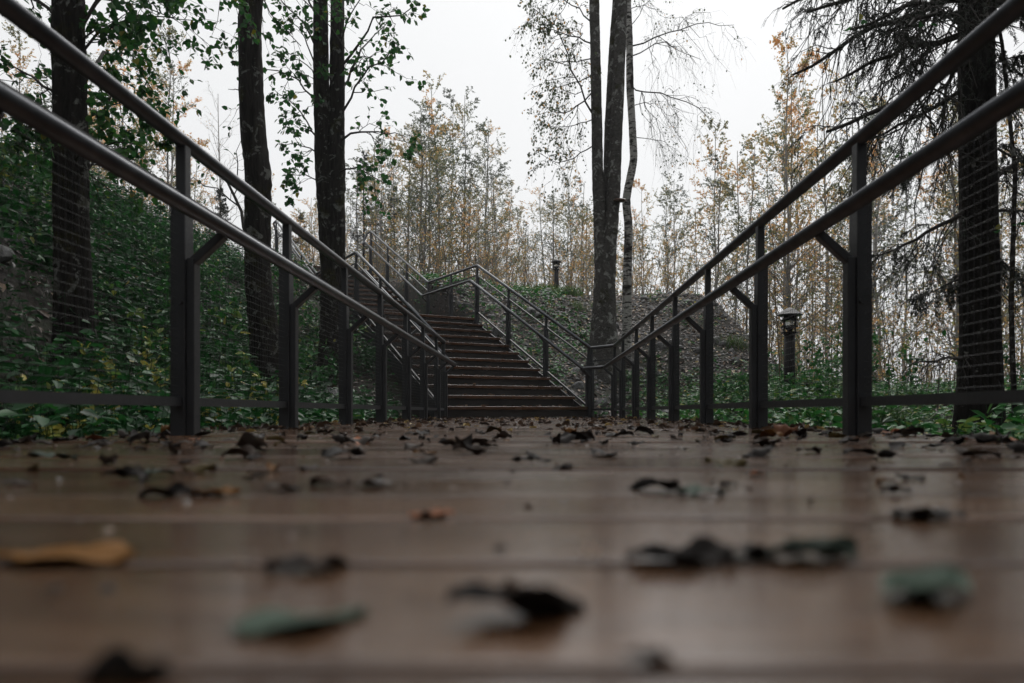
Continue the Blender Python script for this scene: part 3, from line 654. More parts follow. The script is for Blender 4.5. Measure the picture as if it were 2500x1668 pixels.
# E: spruce on the right
Y = 5.9
base = pix(2248, 1016, Y); base[2] = tz(base[0], Y) - .1
tp = [base, pix(2250, 800, Y), pix(2246, 500, Y), pix(2242, 200, Y), pix(2240, 0, Y)]; tp = up_from(tp, 0, 8)
def spruce(name, label, base, tp, rad, limbs, seed, nl=(22, 40), group=None):
    rng = np.random.default_rng(seed); root = tag(empty(name, tuple(base)), label, 'tree', group)
    mb, PP, rr = trunk_mesh(np.array(tp) - base, rad, seed=seed, flare=.3, rough=.04); mb.build('trunk', M['bark_spruce'], root)
    mbB = MB(); mbL = MB(); A = np.stack([resample(np.array(l) - base, 9) for l in limbs])
    ln = np.linalg.norm(np.diff(A, axis=1), axis=2).sum(1); A[:, 1:] += rng.normal(size=(len(A), 8, 3)) * ln[:, None, None] * .012
    RA = np.clip(.021 * ln, .008, .04)[:, None] * np.linspace(1, .3, 9)[None]; tubes(mbB, A, RA, 6)
    B, RB = grow(rng, A, RA, nl[0], .15, 1, (.22, .5), ang=52, droop=.75, wig=.1, k=6, rscale=.32, lenpow=.4); tubes(mbB, B, RB, 4)
    C, RC = grow(rng, B, RB, 7, .1, 1, (.2, .45), ang=38, droop=.5, wig=.1, k=4, rscale=.45, lenpow=.3); tubes(mbB, C, np.maximum(RC, .0011), 3)
    # live sprays towards the tips, mossy or bare twigs nearer the trunk
    far = np.repeat(np.repeat(np.arange(len(A)), nl[0]), 7) % 4 != 1
    pos, d = on_lines(rng, C[far], nl[1], .05); N = len(pos); ax = unit(d + rng.normal(size=(N, 3)) * .55); leaves(mbL, pos, ax, rng.normal(size=(N, 3)), rng.uniform(.014, .028, N), .0055, rng.random(N), 0, True)
    mbB.build('branches', M['twig'], root); mbL.build('crown', M['needle'], root); return root
Lb = lambda *pts, y=5.9, y2=5.4: img_limb(pts, y, y2)
limbs = [Lb((2240, 130), (2130, 200), (2010, 260), (1890, 300), y2=5.2), Lb((2240, 60), (2120, 100), (2020, 130), (1920, 190), y2=5.6), Lb((2240, 200), (2160, 230), (2080, 290), (1960, 330), y2=6.2), Lb((2240, 0), (2140, -10), (2040, 40), (1950, 70), y2=5.4),
         Lb((2240, 480), (2150, 520), (2080, 560), (2020, 585), y2=5.6), Lb((2245, 815), (2180, 822), (2120, 832), (2085, 842), y2=5.6), Lb((2250, 150), (2300, 140), (2380, 120), y2=5.5), Lb((2250, 250), (2310, 240), (2400, 260), y2=6.3), Lb((2250, 330), (2310, 350), (2400, 400), y2=5.8),
         Lb((2250, 480), (2310, 485), (2400, 490), y2=6.2), Lb((2250, 60), (2330, 30), (2420, 30), y2=5.6), Lb((2250, 560), (2310, 620), (2380, 660), y2=5.9), Lb((2240, 620), (2160, 660), (2100, 690), y2=6.2), Lb((2250, 420), (2300, 400), (2380, 330), y2=6.6),
         Lb((2240, 330), (2150, 350), (2060, 420), y2=6.6), Lb((2240, 90), (2200, 40), (2150, 20), (2080, 60), y2=4.9), Lb((2240, -40), (2120, -60), (1990, -20), (1860, 30), y2=5.6), Lb((2240, -120), (2100, -120), (1960, -60), (1800, 20), y2=6.4)]
rngA = np.random.default_rng(31)
for i in range(22):
    z = rngA.uniform(3.4, 9); a = rngA.uniform(0, 6.28); r = rngA.uniform(.9, 1.9) ; b = np.array([base[0], 5.9, z])
    limbs.append([b, b + [r * .5 * math.cos(a), r * .5 * math.sin(a), -.1], b + [r * math.cos(a), r * math.sin(a), -.5]])
spruce('spruce_tree', 'black spruce trunk with drooping needle branches close behind the right railing', base, tp, [.175, .15, .143, .138, .134, .05], limbs, 33)
# broad-leaved twigs hanging by the spruce
big_tree('hazel_bush', 'thin leafy bush with round green leaves beside the spruce trunk', [([pix(2330, 980, 5.4), pix(2320, 700, 5.4), pix(2330, 400, 5.4), pix(2300, 100, 5.4), pix(2250, -150, 5.2)], [.02, .018, .015, .012, .008])], M['bark_dark'],
         [Lb((2330, 400), (2200, 350), (2100, 330), y=5.4, y2=4.8), Lb((2300, 100), (2150, 40), (2020, 40), y=5.4, y2=4.6), Lb((2320, 600), (2340, 500), (2380, 420), y=5.4, y2=5.2), Lb((2325, 700), (2240, 640), (2140, 610), y=5.4, y2=6.8), Lb((2280, 0), (2150, -40), (1990, 20), y=5.3, y2=4.9)],
         41, .06, M['green'], gt(.2, .8, .08), per=(3, 2), nleaf=1, keep=.7, flare=0, limb_r=.006)

# ------------------------------------------------------------------ misty wood behind
def far_proto(seed, kind):
    rng = np.random.default_rng(seed); H = 10.0
    n = 12; z = np.linspace(0, H, n); tp = np.stack([np.cumsum(rng.normal(size=n) * .05), np.cumsum(rng.normal(size=n) * .05), z], 1); tp[0, :2] = 0
    rr = np.linspace(.055, .01, n); mbT = MB(); PR = resample(np.c_[tp, rr], 24); tubes(mbT, PR[None, :, :3], PR[None, :, 3], 7)
    P = PR[None, :, :3]; RR = PR[None, :, 3]
    mbB = MB(); mbL = MB()
    nb, sub, nl, L, t0 = {'aspen': (44, 6, 14, .075, .08), 'birch': (40, 7, 11, .06, .12), 'green': (46, 7, 15, .068, .06), 'bare': (44, 5, 1, .05, .15)}[kind]
    A, RA = grow(rng, P, RR, nb, t0, .99, (.16, .27), ang=46 if kind != 'birch' else 38, up=.25, droop=.05 if kind != 'birch' else .15, k=6, rscale=.4, lenpow=.45); tubes(mbB, A, RA, 4)
    B, RB = grow(rng, A, RA, sub, .15, 1, (.25, .55), ang=42, up=.1, droop=.15, k=4, rscale=.45, lenpow=.3); tubes(mbB, B, np.maximum(RB, .002), 3)
    ph = rng.uniform(0, 6, 3)
    def tints(rng, pos):
        clump = .5 + .5 * np.sin(pos[:, 0] * 1.6 + ph[0] + pos[:, 2] * .9) * np.sin(pos[:, 1] * 1.7 + ph[1] - pos[:, 2] * .6 + ph[2])
        b = {'aspen': .6, 'birch': .42, 'green': .2, 'bare': .5}[kind]
        return np.clip(b + (clump - .5) * .9 + rng.normal(size=len(pos)) * .16, 0, 1)
    add_leaves(rng, mbL, B, nl, L, tints, hang=.6, simple=True, aspect=.7); add_leaves(rng, mbL, A, nl, L, tints, t0=.5, hang=.6, simple=True, aspect=.7)
    mt, mb_, ml = mbT.mesh('trunk'), mbB.mesh('branches'), mbL.mesh('crown')
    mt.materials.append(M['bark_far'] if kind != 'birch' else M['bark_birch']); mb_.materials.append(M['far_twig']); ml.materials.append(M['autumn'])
    return mt, mb_, ml
PROTO = {k: [far_proto(100 + 10 * i + j, k) for j in range(3)] for i, k in enumerate(('aspen', 'birch', 'green', 'bare'))}
KIND = {'aspen': ('slender_aspen', 'slender orange-leaved young tree in the misty wood beyond the bank'), 'birch': ('slender_birch', 'thin pale birch with sparse yellowing leaves in the misty wood'),
        'green': ('slender_alder', 'slender grey-green leaved tree in the misty wood'), 'bare': ('bare_sapling', 'nearly bare thin sapling fading into the mist')}
REG = [(0, 'behind the far left foliage'), (230, 'between the leafy left tree and the mossy trunk'), (560, 'in the gap right of the mossy trunk'), (720, 'behind the double trunk'), (810, 'behind the upper stairs'), (900, 'behind the middle of the upper stair railing'), (985, 'behind the landing railing'), (1100, 'behind the lower stair railing'),
       (1190, 'left of the far lamp'), (1290, 'between the far lamp and the grey tree'), (1380, 'behind the grey tree'), (1450, 'just right of the bent birch'), (1530, 'above the far end of the right railing'), (1620, 'above the third right post'), (1750, 'above the near lamp'), (1850, 'between the near lamp and the nearest right post'), (1980, 'right of the nearest right post'), (2120, 'just left of the spruce trunk'), (2290, 'right of the spruce trunk')]
def far_label(kind, x, y, H):
    u = (x * FPX / y + HU) / S; r = [b for a, b in REG if a <= max(u, 0)][-1]
    look = {'aspen': 'orange-leaved', 'birch': 'pale-barked', 'green': 'grey-green leaved', 'bare': 'nearly bare'}[kind]
    return ('short ' if H < 6 else 'tall ' if H > 9 else 'slender ') + look + (' misty tree ' if y > 38 else ' young tree ' if y > 27 else ' nearer tree ') + r
def far_tree(rng, kind, x, y, H, label=None, wide=1.0):
    nm, lb = KIND[kind]; pr = PROTO[kind][rng.integers(3)]
    root = tag(empty(nm, (x, y, tz(x, y) - .1), rng.uniform(0, 6.28)), label or far_label(kind, x, y, H), 'tree', None if label else 'trees of the misty wood, ' + kind)
    s = H / 10; root.scale = (s * wide, s * wide, s)
    for me, n_ in zip(pr, ('trunk', 'branches', 'crown')):
        mobj(n_, me, None, root)
    return root
rng = np.random.default_rng(77)
named = [(1008, 185, 30, 'aspen', 'tallest orange-topped tree of the clump behind the landing'), (962, 260, 28, 'green', 'grey-green tree left of the tall orange-topped one behind the landing'), (1058, 215, 31, 'green', 'grey-green tree right of the tall orange-topped one behind the landing'),
         (1112, 268, 33, 'birch', 'thin pointed tree standing alone against the sky, behind the corner of the landing railing'), (1162, 415, 34, 'aspen', 'short orange tree at the left edge of the central sky gap'), (868, 310, 27, 'green', 'dark grey-green tree behind the upper stair railing'),
         (1310, 378, 28, 'aspen', 'orange tree just behind the grey three-stemmed tree'), (1268, 430, 32, 'green', 'green tree behind the small far lamp'), (1480, 425, 33, 'aspen', 'orange tree just right of the bent white birch'), (1545, 408, 30, 'green', 'grey-green rounded tree at the right of the sky gap'),
         (1652, 292, 29, 'aspen', 'orange tree above the middle of the right railing'), (1802, 92, 22, 'aspen', 'tallest orange and green tree above the right railing'), (1715, 320, 21, 'aspen', 'bushy orange tree left of the tallest one on the right'), (1905, 140, 25, 'aspen', 'tall orange tree partly behind the spruce branches'),
         (380, 60, 26, 'birch', 'tall pale tree seen between the left trunks'), (330, 120, 24, 'aspen', 'orange tinged tree behind the far left foliage'), (60, 80, 20, 'aspen', 'orange tree at the extreme left edge behind the dark foliage'), (498, 215, 36, 'bare', 'bare thin tree alone in the pale sky gap on the left'), (440, 330, 34, 'aspen', 'orange tree behind the nearest left railing post')]
for u, v, Yt, kind, lb in named:
    p_ = pix(u, v, Yt); far_tree(rng, kind, p_[0], Yt, max(3, p_[2] - tz(p_[0], Yt)), lb)
pu = [0, 200, 400, 430, 470, 600, 650, 700, 800, 870, 950, 1010, 1060, 1110, 1160, 1210, 1240, 1310, 1400, 1480, 1580, 1650, 1740, 1790, 1850, 1960, 2100, 2350]
pv = [60, 60, 90, 300, 480, 520, 470, 440, 340, 310, 240, 190, 215, 290, 420, 500, 420, 380, 440, 430, 400, 310, 290, 150, 160, 170, 220, 160]
for i in range(105):
    u = rng.uniform(-60, 2420) if i > 22 else rng.uniform(660, 1350)
    Yt = rng.uniform(21, 58) if u < 1850 else rng.uniform(15, 50)
    if 420 < u < 640 and rng.random() < .5: continue
    v = np.interp(u, pu, pv) + abs(rng.normal()) * 110 + 15
    if v > 600: v = rng.uniform(430, 600)
    p_ = pix(u, v, Yt); H = p_[2] - tz(p_[0], Yt)
    if H < 2.5: continue
    far_tree(rng, ['aspen', 'birch', 'green', 'aspen', 'green', 'bare'][rng.integers(6)], p_[0], Yt, H, wide=rng.uniform(.9, 1.4) * (1.3 if H < 6 else 1))
# small conifers
def conifer(u, v, Yt, label, seed):
    rng = np.random.default_rng(seed); p_ = pix(u, v, Yt); x = p_[0]; zb = tz(x, Yt); H = p_[2] - zb
    root = tag(empty('young_spruce', (x, Yt, zb - .1)), label, 'tree', 'young spruces in the mist'); mbT = MB(); zz = np.linspace(0, H, 10); P = np.stack([zz * 0, zz * 0, zz], 1)[None]; RR = np.linspace(.02 * H / 2, .008, 10)[None]; tubes(mbT, P, RR, 6); mbT.build('trunk', M['bark_spruce'], root)
    nb = 110; t = rng.uniform(.05, .98, nb) ** .9; a = rng.uniform(0, 6.28, nb); L = (1 - t) * H * .24 + .08; s = np.linspace(0, 1, 6)[None, :, None]
    d = np.stack([np.cos(a), np.sin(a), np.full(nb, -.12)], 1)
    A = np.stack([0 * t, 0 * t, t * H], 1)[:, None] + s * (d * L[:, None])[:, None] + np.array([0, 0, .25]) * (s ** 2.2) * L[:, None, None]
    RA = np.linspace(.014, .004, 6)[None].repeat(nb, 0); mb = MB(); tubes(mb, A, RA, 4)
    B, RB = grow(rng, A, RA, 9, .15, 1, (.22, .42), ang=55, droop=.15, k=4, rscale=.5); tubes(mb, B, RB, 3); mb.build('branches', M['twig'], root)
    mbL = MB()
    for Q, k in ((B, 12), (A, 22)):
        pos, dd = on_lines(rng, Q, k, .1); N = len(pos); leaves(mbL, pos, unit(dd + rng.normal(size=(N, 3)) * .5), rng.normal(size=(N, 3)), rng.uniform(.05, .09, N), .014, rng.random(N), 0, True)
    mbL.build('crown', M['needle'], root)
conifer(505, 425, 26, 'small spruce with a thin tip seen between the two left trunks', 51)
conifer(835, 340, 31, 'spruce standing behind the top of the upper stairs', 52)
conifer(905, 420, 34, 'short spruce behind the upper stair railing', 53)
conifer(690, 480, 30, 'short spruce behind the trunk beside the upper stairs', 54)

# spruces of the wood that stands round the deck, beside and behind the viewpoint
def dense_spruce(seed):
    rng = np.random.default_rng(seed); H = 13.0; mbT = MB(); zz = np.linspace(0, H, 12); P = np.stack([zz * 0, zz * 0, zz], 1)[None]; tubes(mbT, P, np.linspace(.17, .01, 12)[None], 9)
    nb = 170; t = rng.uniform(.1, .985, nb); a = rng.uniform(0, 6.28, nb); L = (1 - t) * 2.3 + .25; s = np.linspace(0, 1, 6)[None, :, None]; d = np.stack([np.cos(a), np.sin(a), np.full(nb, -.25)], 1)
    A = np.stack([0 * t, 0 * t, t * H], 1)[:, None] + s * (d * L[:, None])[:, None] + np.array([0, 0, .2]) * (s ** 2.5) * L[:, None, None]; RA = np.linspace(.022, .005, 6)[None].repeat(nb, 0); mbB = MB(); tubes(mbB, A, RA, 4)
    B, RB = grow(rng, A, RA, 11, .1, 1, (.25, .45), ang=58, droop=.35, k=4, rscale=.5); tubes(mbB, B, RB, 3); mbL = MB()
    for Q, k in ((B, 14), (A, 24)):
        pos, dd = on_lines(rng, Q, k, .05); N = len(pos); leaves(mbL, pos, unit(dd + rng.normal(size=(N, 3)) * .5), rng.normal(size=(N, 3)), rng.uniform(.09, .16, N), .035, rng.random(N), 0, True)
    ms = mbT.mesh('trunk'), mbB.mesh('branches'), mbL.mesh('crown')
    for me, k in zip(ms, ('bark_spruce', 'twig', 'needle')): me.materials.append(M[k])
    return ms
DS = [dense_spruce(1), dense_spruce(2)]
rng = np.random.default_rng(88); spots = []
while len(spots) < 56:
    x, y = rng.uniform(-17, 17), rng.uniform(-17, 22)
    if abs(x) < 5.6 and y > -6: continue
    if y > 0 and -.77 * y - 2.9 < x < .70 * y + 2.9: continue
    if any((x - a) ** 2 + (y - b) ** 2 < 2.0 ** 2 for a, b in spots): continue
    spots.append((x, y))
for x, y in spots:
    root = tag(empty('forest_spruce', (x, y, tz(x, y) - .1), rng.uniform(0, 6.28)), 'tall dense spruce of the dark wood around the deck', 'tree', 'spruces standing round the deck'); s_ = rng.uniform(.75, 1.25); root.scale = (s_, s_, s_)
    for me, n_ in zip(DS[rng.integers(2)], ('trunk', 'branches', 'crown')): mobj(n_, me, None, root)

# ------------------------------------------------------------------ undergrowth
def herb_field(rng, xs, ys, nleaf, Lr, hr, tints, mb, zoff=0., spread=.10, stems=True):
    n = len(xs); z = terrain(xs, ys) + zoff; h = rng.uniform(hr[0], hr[1], n)
    pi = np.repeat(np.arange(n), nleaf); N = len(pi); a = rng.uniform(0, 6.28, N); f = rng.uniform(.25, 1, N)
    lean = rng.normal(size=(n, 2)) * .22
    base = np.stack([xs, ys, z], 1); top = base + np.stack([lean[:, 0] * h, lean[:, 1] * h, h], 1)
    pos = base[pi] * (1 - f[:, None]) + top[pi] * f[:, None]
    out = np.stack([np.cos(a), np.sin(a), rng.uniform(-.5, .35, N)], 1)
    L = rng.uniform(Lr[0], Lr[1], N); pos = pos + out * (spread * rng.uniform(.1, 1, N) * (1.1 - .6 * f))[:, None]
    nr = np.stack([rng.normal(size=N) * .45, rng.normal(size=N) * .45 - .15, np.ones(N)], 1)
    leaves(mb, pos, out, nr, L, L * rng.uniform(.5, .75, N), tints(rng, pos, pi), .1)
    if stems: tubes(mb, np.stack([base, top], 1), np.full((n, 2), .0018), 3, np.full(n, .2))
rng = np.random.default_rng(8)
# left slope: what nobody could count
n = 17000; xs = -1.55 - 7.4 * rng.random(n) ** 1.15; ys = rng.uniform(2.2, 17, n)
q = (xs - L0[0]) * .85 + (ys - L0[1]) * .53; k = (q < -.15) | (ys < 8.6); k &= (xs * FPX / ys + HU > -160); xs, ys = xs[k], ys[k]
patch = np.sin(xs * 1.3 + ys * .8) + np.sin(ys * 1.7 - xs * .6) + rng.normal(size=len(xs)) * .8; k = patch > -.6; xs, ys = xs[k], ys[k]
mb = MB(); herb_field(rng, xs, ys, 9, (.03, .09), (.06, .55), lambda r, p, i: np.clip(r.beta(2, 2.8, len(p)) * .66 + (r.random(len(p)) < .015) * .5, 0, 1), mb)
tag(mb.build('undergrowth', M['herb']), 'dark green leafy undergrowth covering the steep left slope', 'undergrowth', kind='stuff')
# right side
n = 5200; xs = rng.uniform(1.5, 9, n); ys = rng.uniform(3, 14, n); k = (xs * FPX / ys + HU < 2700) & ~((np.abs((xs - 4.6) * .69 - (ys - 4.2) * -.0 - (ys - 4.2) * .72 + 0) < .5) & (xs > 4.2))
k &= (terrain(xs, ys) < .75) & ((xs - 3.26) ** 2 + (ys - 5.6) ** 2 > 1.0); xs, ys = xs[k], ys[k]
mb = MB(); herb_field(rng, xs, ys, 8, (.045, .095), (.05, .3), lambda r, p, i: np.clip(.3 + r.beta(2, 2, len(p)) * .6 + (r.random(len(p)) < .03) * .3, 0, 1), mb)
tag(mb.build('undergrowth', M['herb']), 'bright green herbs and seedlings along the right of the deck', 'undergrowth', kind='stuff')
# bank: sparse green patches
n = 2600; xs = rng.uniform(-3, 5.5, n); ys = rng.uniform(10.3, 20, n); q = (xs - L0[0]) * .85 + (ys - L0[1]) * .53
pt = np.sin(xs * 1.9 + 1) + np.sin(ys * 1.4 + xs * .7) + rng.normal(size=n) * .5; k = (q > 2.35) & ((pt > .4) | (xs < .6) & (rng.random(n) < .6)) & ~((xs > 1.2) & (ys > 12) & (rng.random(n) < .9)); xs, ys = xs[k], ys[k]
mb = MB(); herb_field(rng, xs, ys, 8, (.05, .1), (.04, .25), lambda r, p, i: np.clip(.3 + r.beta(2, 2, len(p)) * .5 + (r.random(len(p)) < .06) * .3, 0, 1), mb)
tag(mb.build('undergrowth', M['herb']), 'patches of green herbs on the stony bank right of the stairs', 'undergrowth', kind='stuff')
# thicket of dry stems behind the near lamp
n = 800; xs = rng.uniform(3.5, 20, n); ys = rng.uniform(10, 24, n); k = (xs * FPX / ys + HU > 1830) & (xs * FPX / ys + HU < 2650) & (terrain(xs, ys) < 1.4); xs, ys = xs[k], ys[k]; n = len(xs)
z = terrain(xs, ys); h = rng.uniform(.7, 2.9, n); s = np.linspace(0, 1, 5)[None, :, None]; ln = rng.normal(size=(n, 2)) * .12
P = np.stack([xs, ys, z - .05], 1)[:, None] + s * np.stack([ln[:, 0] * h, ln[:, 1] * h, h], 1)[:, None]; P[:, 1:] += rng.normal(size=(n, 4, 3)) * .035
RR = rng.uniform(.004, .011, n)[:, None] * np.linspace(1, .35, 5)[None]; mb = MB(); tubes(mb, P, RR, 4, rng.random(n))
B, RB = grow(rng, P, RR, 4, .2, 1, (.15, .4), ang=35, up=.2, droop=.05, k=4, rscale=.5); tubes(mb, B, np.maximum(RB, .0015), 3, .5)
tag(mb.build('dry_thicket', M['reed']), 'thicket of thin brown stems beyond the near lamp', 'thicket', kind='stuff')
mb = MB(); add_leaves(rng, mb, B, 3, .05, lambda r, p: np.clip(r.normal(.55, .25, len(p)), 0, 1), simple=True); add_leaves(rng, mb, P, 16, .065, lambda r, p: np.clip(r.normal(.45, .25, len(p)), 0, 1), simple=True)
tag(mb.build('thicket_foliage', M['autumn']), 'sparse orange and green leaves of the brown thicket', 'foliage', kind='stuff')
# brush on top of the bank, in front of the wood
n = 420; xs = rng.uniform(-9, 10, n); ys = rng.uniform(19.5, 30, n); z = terrain(xs, ys); h = rng.uniform(.8, 3.0, n); ln = rng.normal(size=(n, 2)) * .12
P = np.stack([xs, ys, z - .05], 1)[:, None] + s * np.stack([ln[:, 0] * h, ln[:, 1] * h, h], 1)[:, None]; P[:, 1:] += rng.normal(size=(n, 4, 3)) * .04
RR = rng.uniform(.005, .013, n)[:, None] * np.linspace(1, .35, 5)[None]; mb = MB(); tubes(mb, P, RR, 4, rng.random(n) * .6)
B, RB = grow(rng, P, RR, 6, .2, 1, (.2, .45), ang=40, up=.2, droop=.05, k=4, rscale=.5); tubes(mb, B, np.maximum(RB, .0018), 3, .3)
tag(mb.build('brush', M['reed']), 'low brush of thin stems along the top of the bank', 'brush', kind='stuff')
mb = MB(); add_leaves(rng, mb, B, 7, .055, lambda r, p: np.clip(r.normal(.62, .25, len(p)), 0, 1), simple=True); add_leaves(rng, mb, P, 8, .055, lambda r, p: np.clip(r.normal(.55, .25, len(p)), 0, 1), simple=True)
tag(mb.build('brush_foliage', M['autumn']), 'orange and green leaves of the low brush on the bank top', 'foliage', kind='stuff')
# leaf litter and rubble on the bank and forest floor
n = 26000; xs = rng.uniform(-4, 9, n); ys = rng.uniform(3.5, 20, n); q = (xs - L0[0]) * .85 + (ys - L0[1]) * .53; k = ((q > 2.3) & (ys > 10) | (xs > 1.5)) & (xs * FPX / ys + HU < 2600); xs, ys = xs[k], ys[k]; N = len(xs)
a = rng.uniform(0, 6.28, N); e = .15; gxx = (terrain(xs + e, ys) - terrain(xs - e, ys)) / (2 * e); gyy = (terrain(xs, ys + e) - terrain(xs, ys - e)) / (2 * e)
nr = unit(np.stack([-gxx, -gyy, np.ones(N)], 1)) + rng.normal(size=(N, 3)) * .3; mb = MB(); L = rng.uniform(.045, .105, N)
leaves(mb, np.stack([xs, ys, terrain(xs, ys) + .015 + rng.random(N) * .015], 1), np.stack([np.cos(a), np.sin(a), gxx * np.cos(a) + gyy * np.sin(a)], 1), nr, L, L * .65, np.clip(rng.beta(1.2, 1.1, N) * 1.0, 0, .97), .2)
tag(mb.build('leaf_litter', M['litter']), 'brown fallen leaves covering the bank and forest floor', 'leaf litter', kind='stuff')

n = 9000; xs = rng.uniform(-8, -1.5, n); ys = rng.uniform(3, 14, n); k = ((xs - L0[0]) * .85 + (ys - L0[1]) * .53 < -.2) & (xs * FPX / ys + HU > -150); xs, ys = xs[k], ys[k]; N = len(xs); a = rng.uniform(0, 6.28, N)
gxx = (terrain(xs + e, ys) - terrain(xs - e, ys)) / (2 * e); gyy = (terrain(xs, ys + e) - terrain(xs, ys - e)) / (2 * e); mb = MB(); L = rng.uniform(.045, .1, N)
leaves(mb, np.stack([xs, ys, terrain(xs, ys) + .015 + rng.random(N) * .02], 1), np.stack([np.cos(a), np.sin(a), gxx * np.cos(a) + gyy * np.sin(a)], 1), unit(np.stack([-gxx, -gyy, np.ones(N)], 1)) + rng.normal(size=(N, 3)) * .35, L, L * .65, np.clip(rng.beta(1.2, 2.2, N), 0, 1), .2)
tag(mb.build('leaf_litter', M['litter']), 'dark brown dead leaves under the plants of the left slope', 'leaf litter', kind='stuff')

def rock_mesh(seed, sub=2):
    import bmesh
    rng = np.random.default_rng(seed); bm = bmesh.new(); bmesh.ops.create_icosphere(bm, subdivisions=sub, radius=1)
    V = np.array([v.co[:] for v in bm.verts]); pl = unit(rng.normal(size=(11, 3))); dd = rng.uniform(.55, .9, 11)
    for n_, d_ in zip(pl, dd):
        t = V @ n_ - d_; V -= np.where(t > 0, t, 0)[:, None] * n_[None]
    V *= np.array([1, rng.uniform(.6, .9), rng.uniform(.45, .7)]); V += rng.normal(size=V.shape) * .018
    for v, c_ in zip(bm.verts, V): v.co = c_
    me = bpy.data.meshes.new('rock'); bm.to_mesh(me); bm.free(); me.materials.append(M['rock']); return me
RM = [rock_mesh(i) for i in range(7)]
def rock(x, y, s, label, rng, group=None, sink=.25):
    o = mobj('rock', RM[rng.integers(7)], None); o.location = (x, y, tz(x, y) + s * (.35 - sink)); o.scale = (s,) * 3; o.rotation_euler = (rng.normal() * .3, rng.normal() * .3, rng.uniform(0, 6.28)); return tag(o, label, 'rock', group)
rng = np.random.default_rng(19)
for u, v, Yr, s, lb in [(1545, 850, 10.9, .27, 'largest pale grey rock at the foot of the bank, behind the right railing'), (1595, 865, 10.7, .2, 'grey rock beside the largest one at the foot of the bank'), (760, 800, 9.3, .28, 'pale grey rock on the slope behind the left railing'), (700, 805, 9.0, .2, 'smaller pale rock left of the pale grey one on the slope'),
                         (815, 910, 8.4, .16, 'grey stone low on the slope behind the left railing'), (465, 610, 9.6, .25, 'dark angular rock high on the slope behind the second left post'), (350, 480, 12.2, .42, 'dark rock jutting from the crest of the left slope'), (1250, 690, 17.5, .26, 'flat grey rock on the bank top below the far lamp')]:
    p_ = pix(u, v, Yr); rock(p_[0], Yr, s, lb, rng)
nr_ = 0
while nr_ < 190:
    x, y = rng.uniform(-2.5, 5), rng.uniform(10.6, 18.8); q = (x - L0[0]) * .85 + (y - L0[1]) * .53
    if q < 2.5: continue
    rock(x, y, rng.uniform(.06, .19) * (.7 if y > 15 else 1), 'small grey stone on the leaf-strewn bank, ' + ('high up' if y > 16 else 'half way up' if y > 13 else 'low down') + (' beside the stairs' if x < .5 else ' left of the grey tree' if x < 1.2 else ' right of the birch' if x < 3 else ' at its right shoulder'), rng, 'loose stones on the bank'); nr_ += 1
for i in range(45):
    x = rng.uniform(-7, -2.6); y = rng.uniform(5, 13)
    if (x - L0[0]) * .85 + (y - L0[1]) * .53 > -.4: continue
    rock(x, y, rng.uniform(.06, .2), 'dark grey stone ' + ('low on' if x > -3.8 else 'half way up' if x > -5.3 else 'high on') + ' the left slope ' + ('behind the leafy left tree' if y < 7 else 'level with the mossy trunk' if y < 9 else 'level with the double trunk' if y < 11 else 'left of the stairs'), rng, 'stones on the left slope')
for i, (x, y, s_) in enumerate([(-4.9, 6.4, .2), (-5.3, 7.1, .26), (-4.5, 6.0, .14), (-5.6, 7.6, .2), (-4.7, 6.7, .12), (-5.9, 8.3, .24)]):
    rock(x, y, s_, ['flat grey rock on the slope at the extreme left edge', 'broad grey rock above the flat one at the left edge', 'small grey rock low on the slope at the left edge', 'grey rock left of the leafy tree, high on the slope', 'small rock between the two broad ones at the left edge', 'grey rock near the crest behind the leafy left tree'][i], rng)
# gravel too small to tell apart
n = 6000; xs = rng.uniform(-2.5, 5, n); ys = rng.uniform(10.3, 19, n); k = ((xs - L0[0]) * .85 + (ys - L0[1]) * .53 > 2.4); xs, ys = xs[k], ys[k]; n = len(xs)
oc = np.array([[1, 0, 0], [-1, 0, 0], [0, 1, 0], [0, -1, 0], [0, 0, 1], [0, 0, -1]], float); of = np.array([[0, 2, 4], [2, 1, 4], [1, 3, 4], [3, 0, 4], [2, 0, 5], [1, 2, 5], [3, 1, 5], [0, 3, 5]])
sz = rng.uniform(.015, .07, n)[:, None, None] * rng.uniform(.5, 1.2, (n, 6, 1)); V = np.stack([xs, ys, terrain(xs, ys) + .005], 1)[:, None] + oc[None] * sz * np.array([1, 1, .6]) + rng.normal(size=(n, 6, 3)) * .004
mb = MB().add(V.reshape(-1, 3), (np.arange(n)[:, None, None] * 6 + of[None]).reshape(-1, 3)); tag(mb.build('gravel', M['rock'], smooth=False), 'grey gravel and rubble on the bank', 'gravel', kind='stuff')

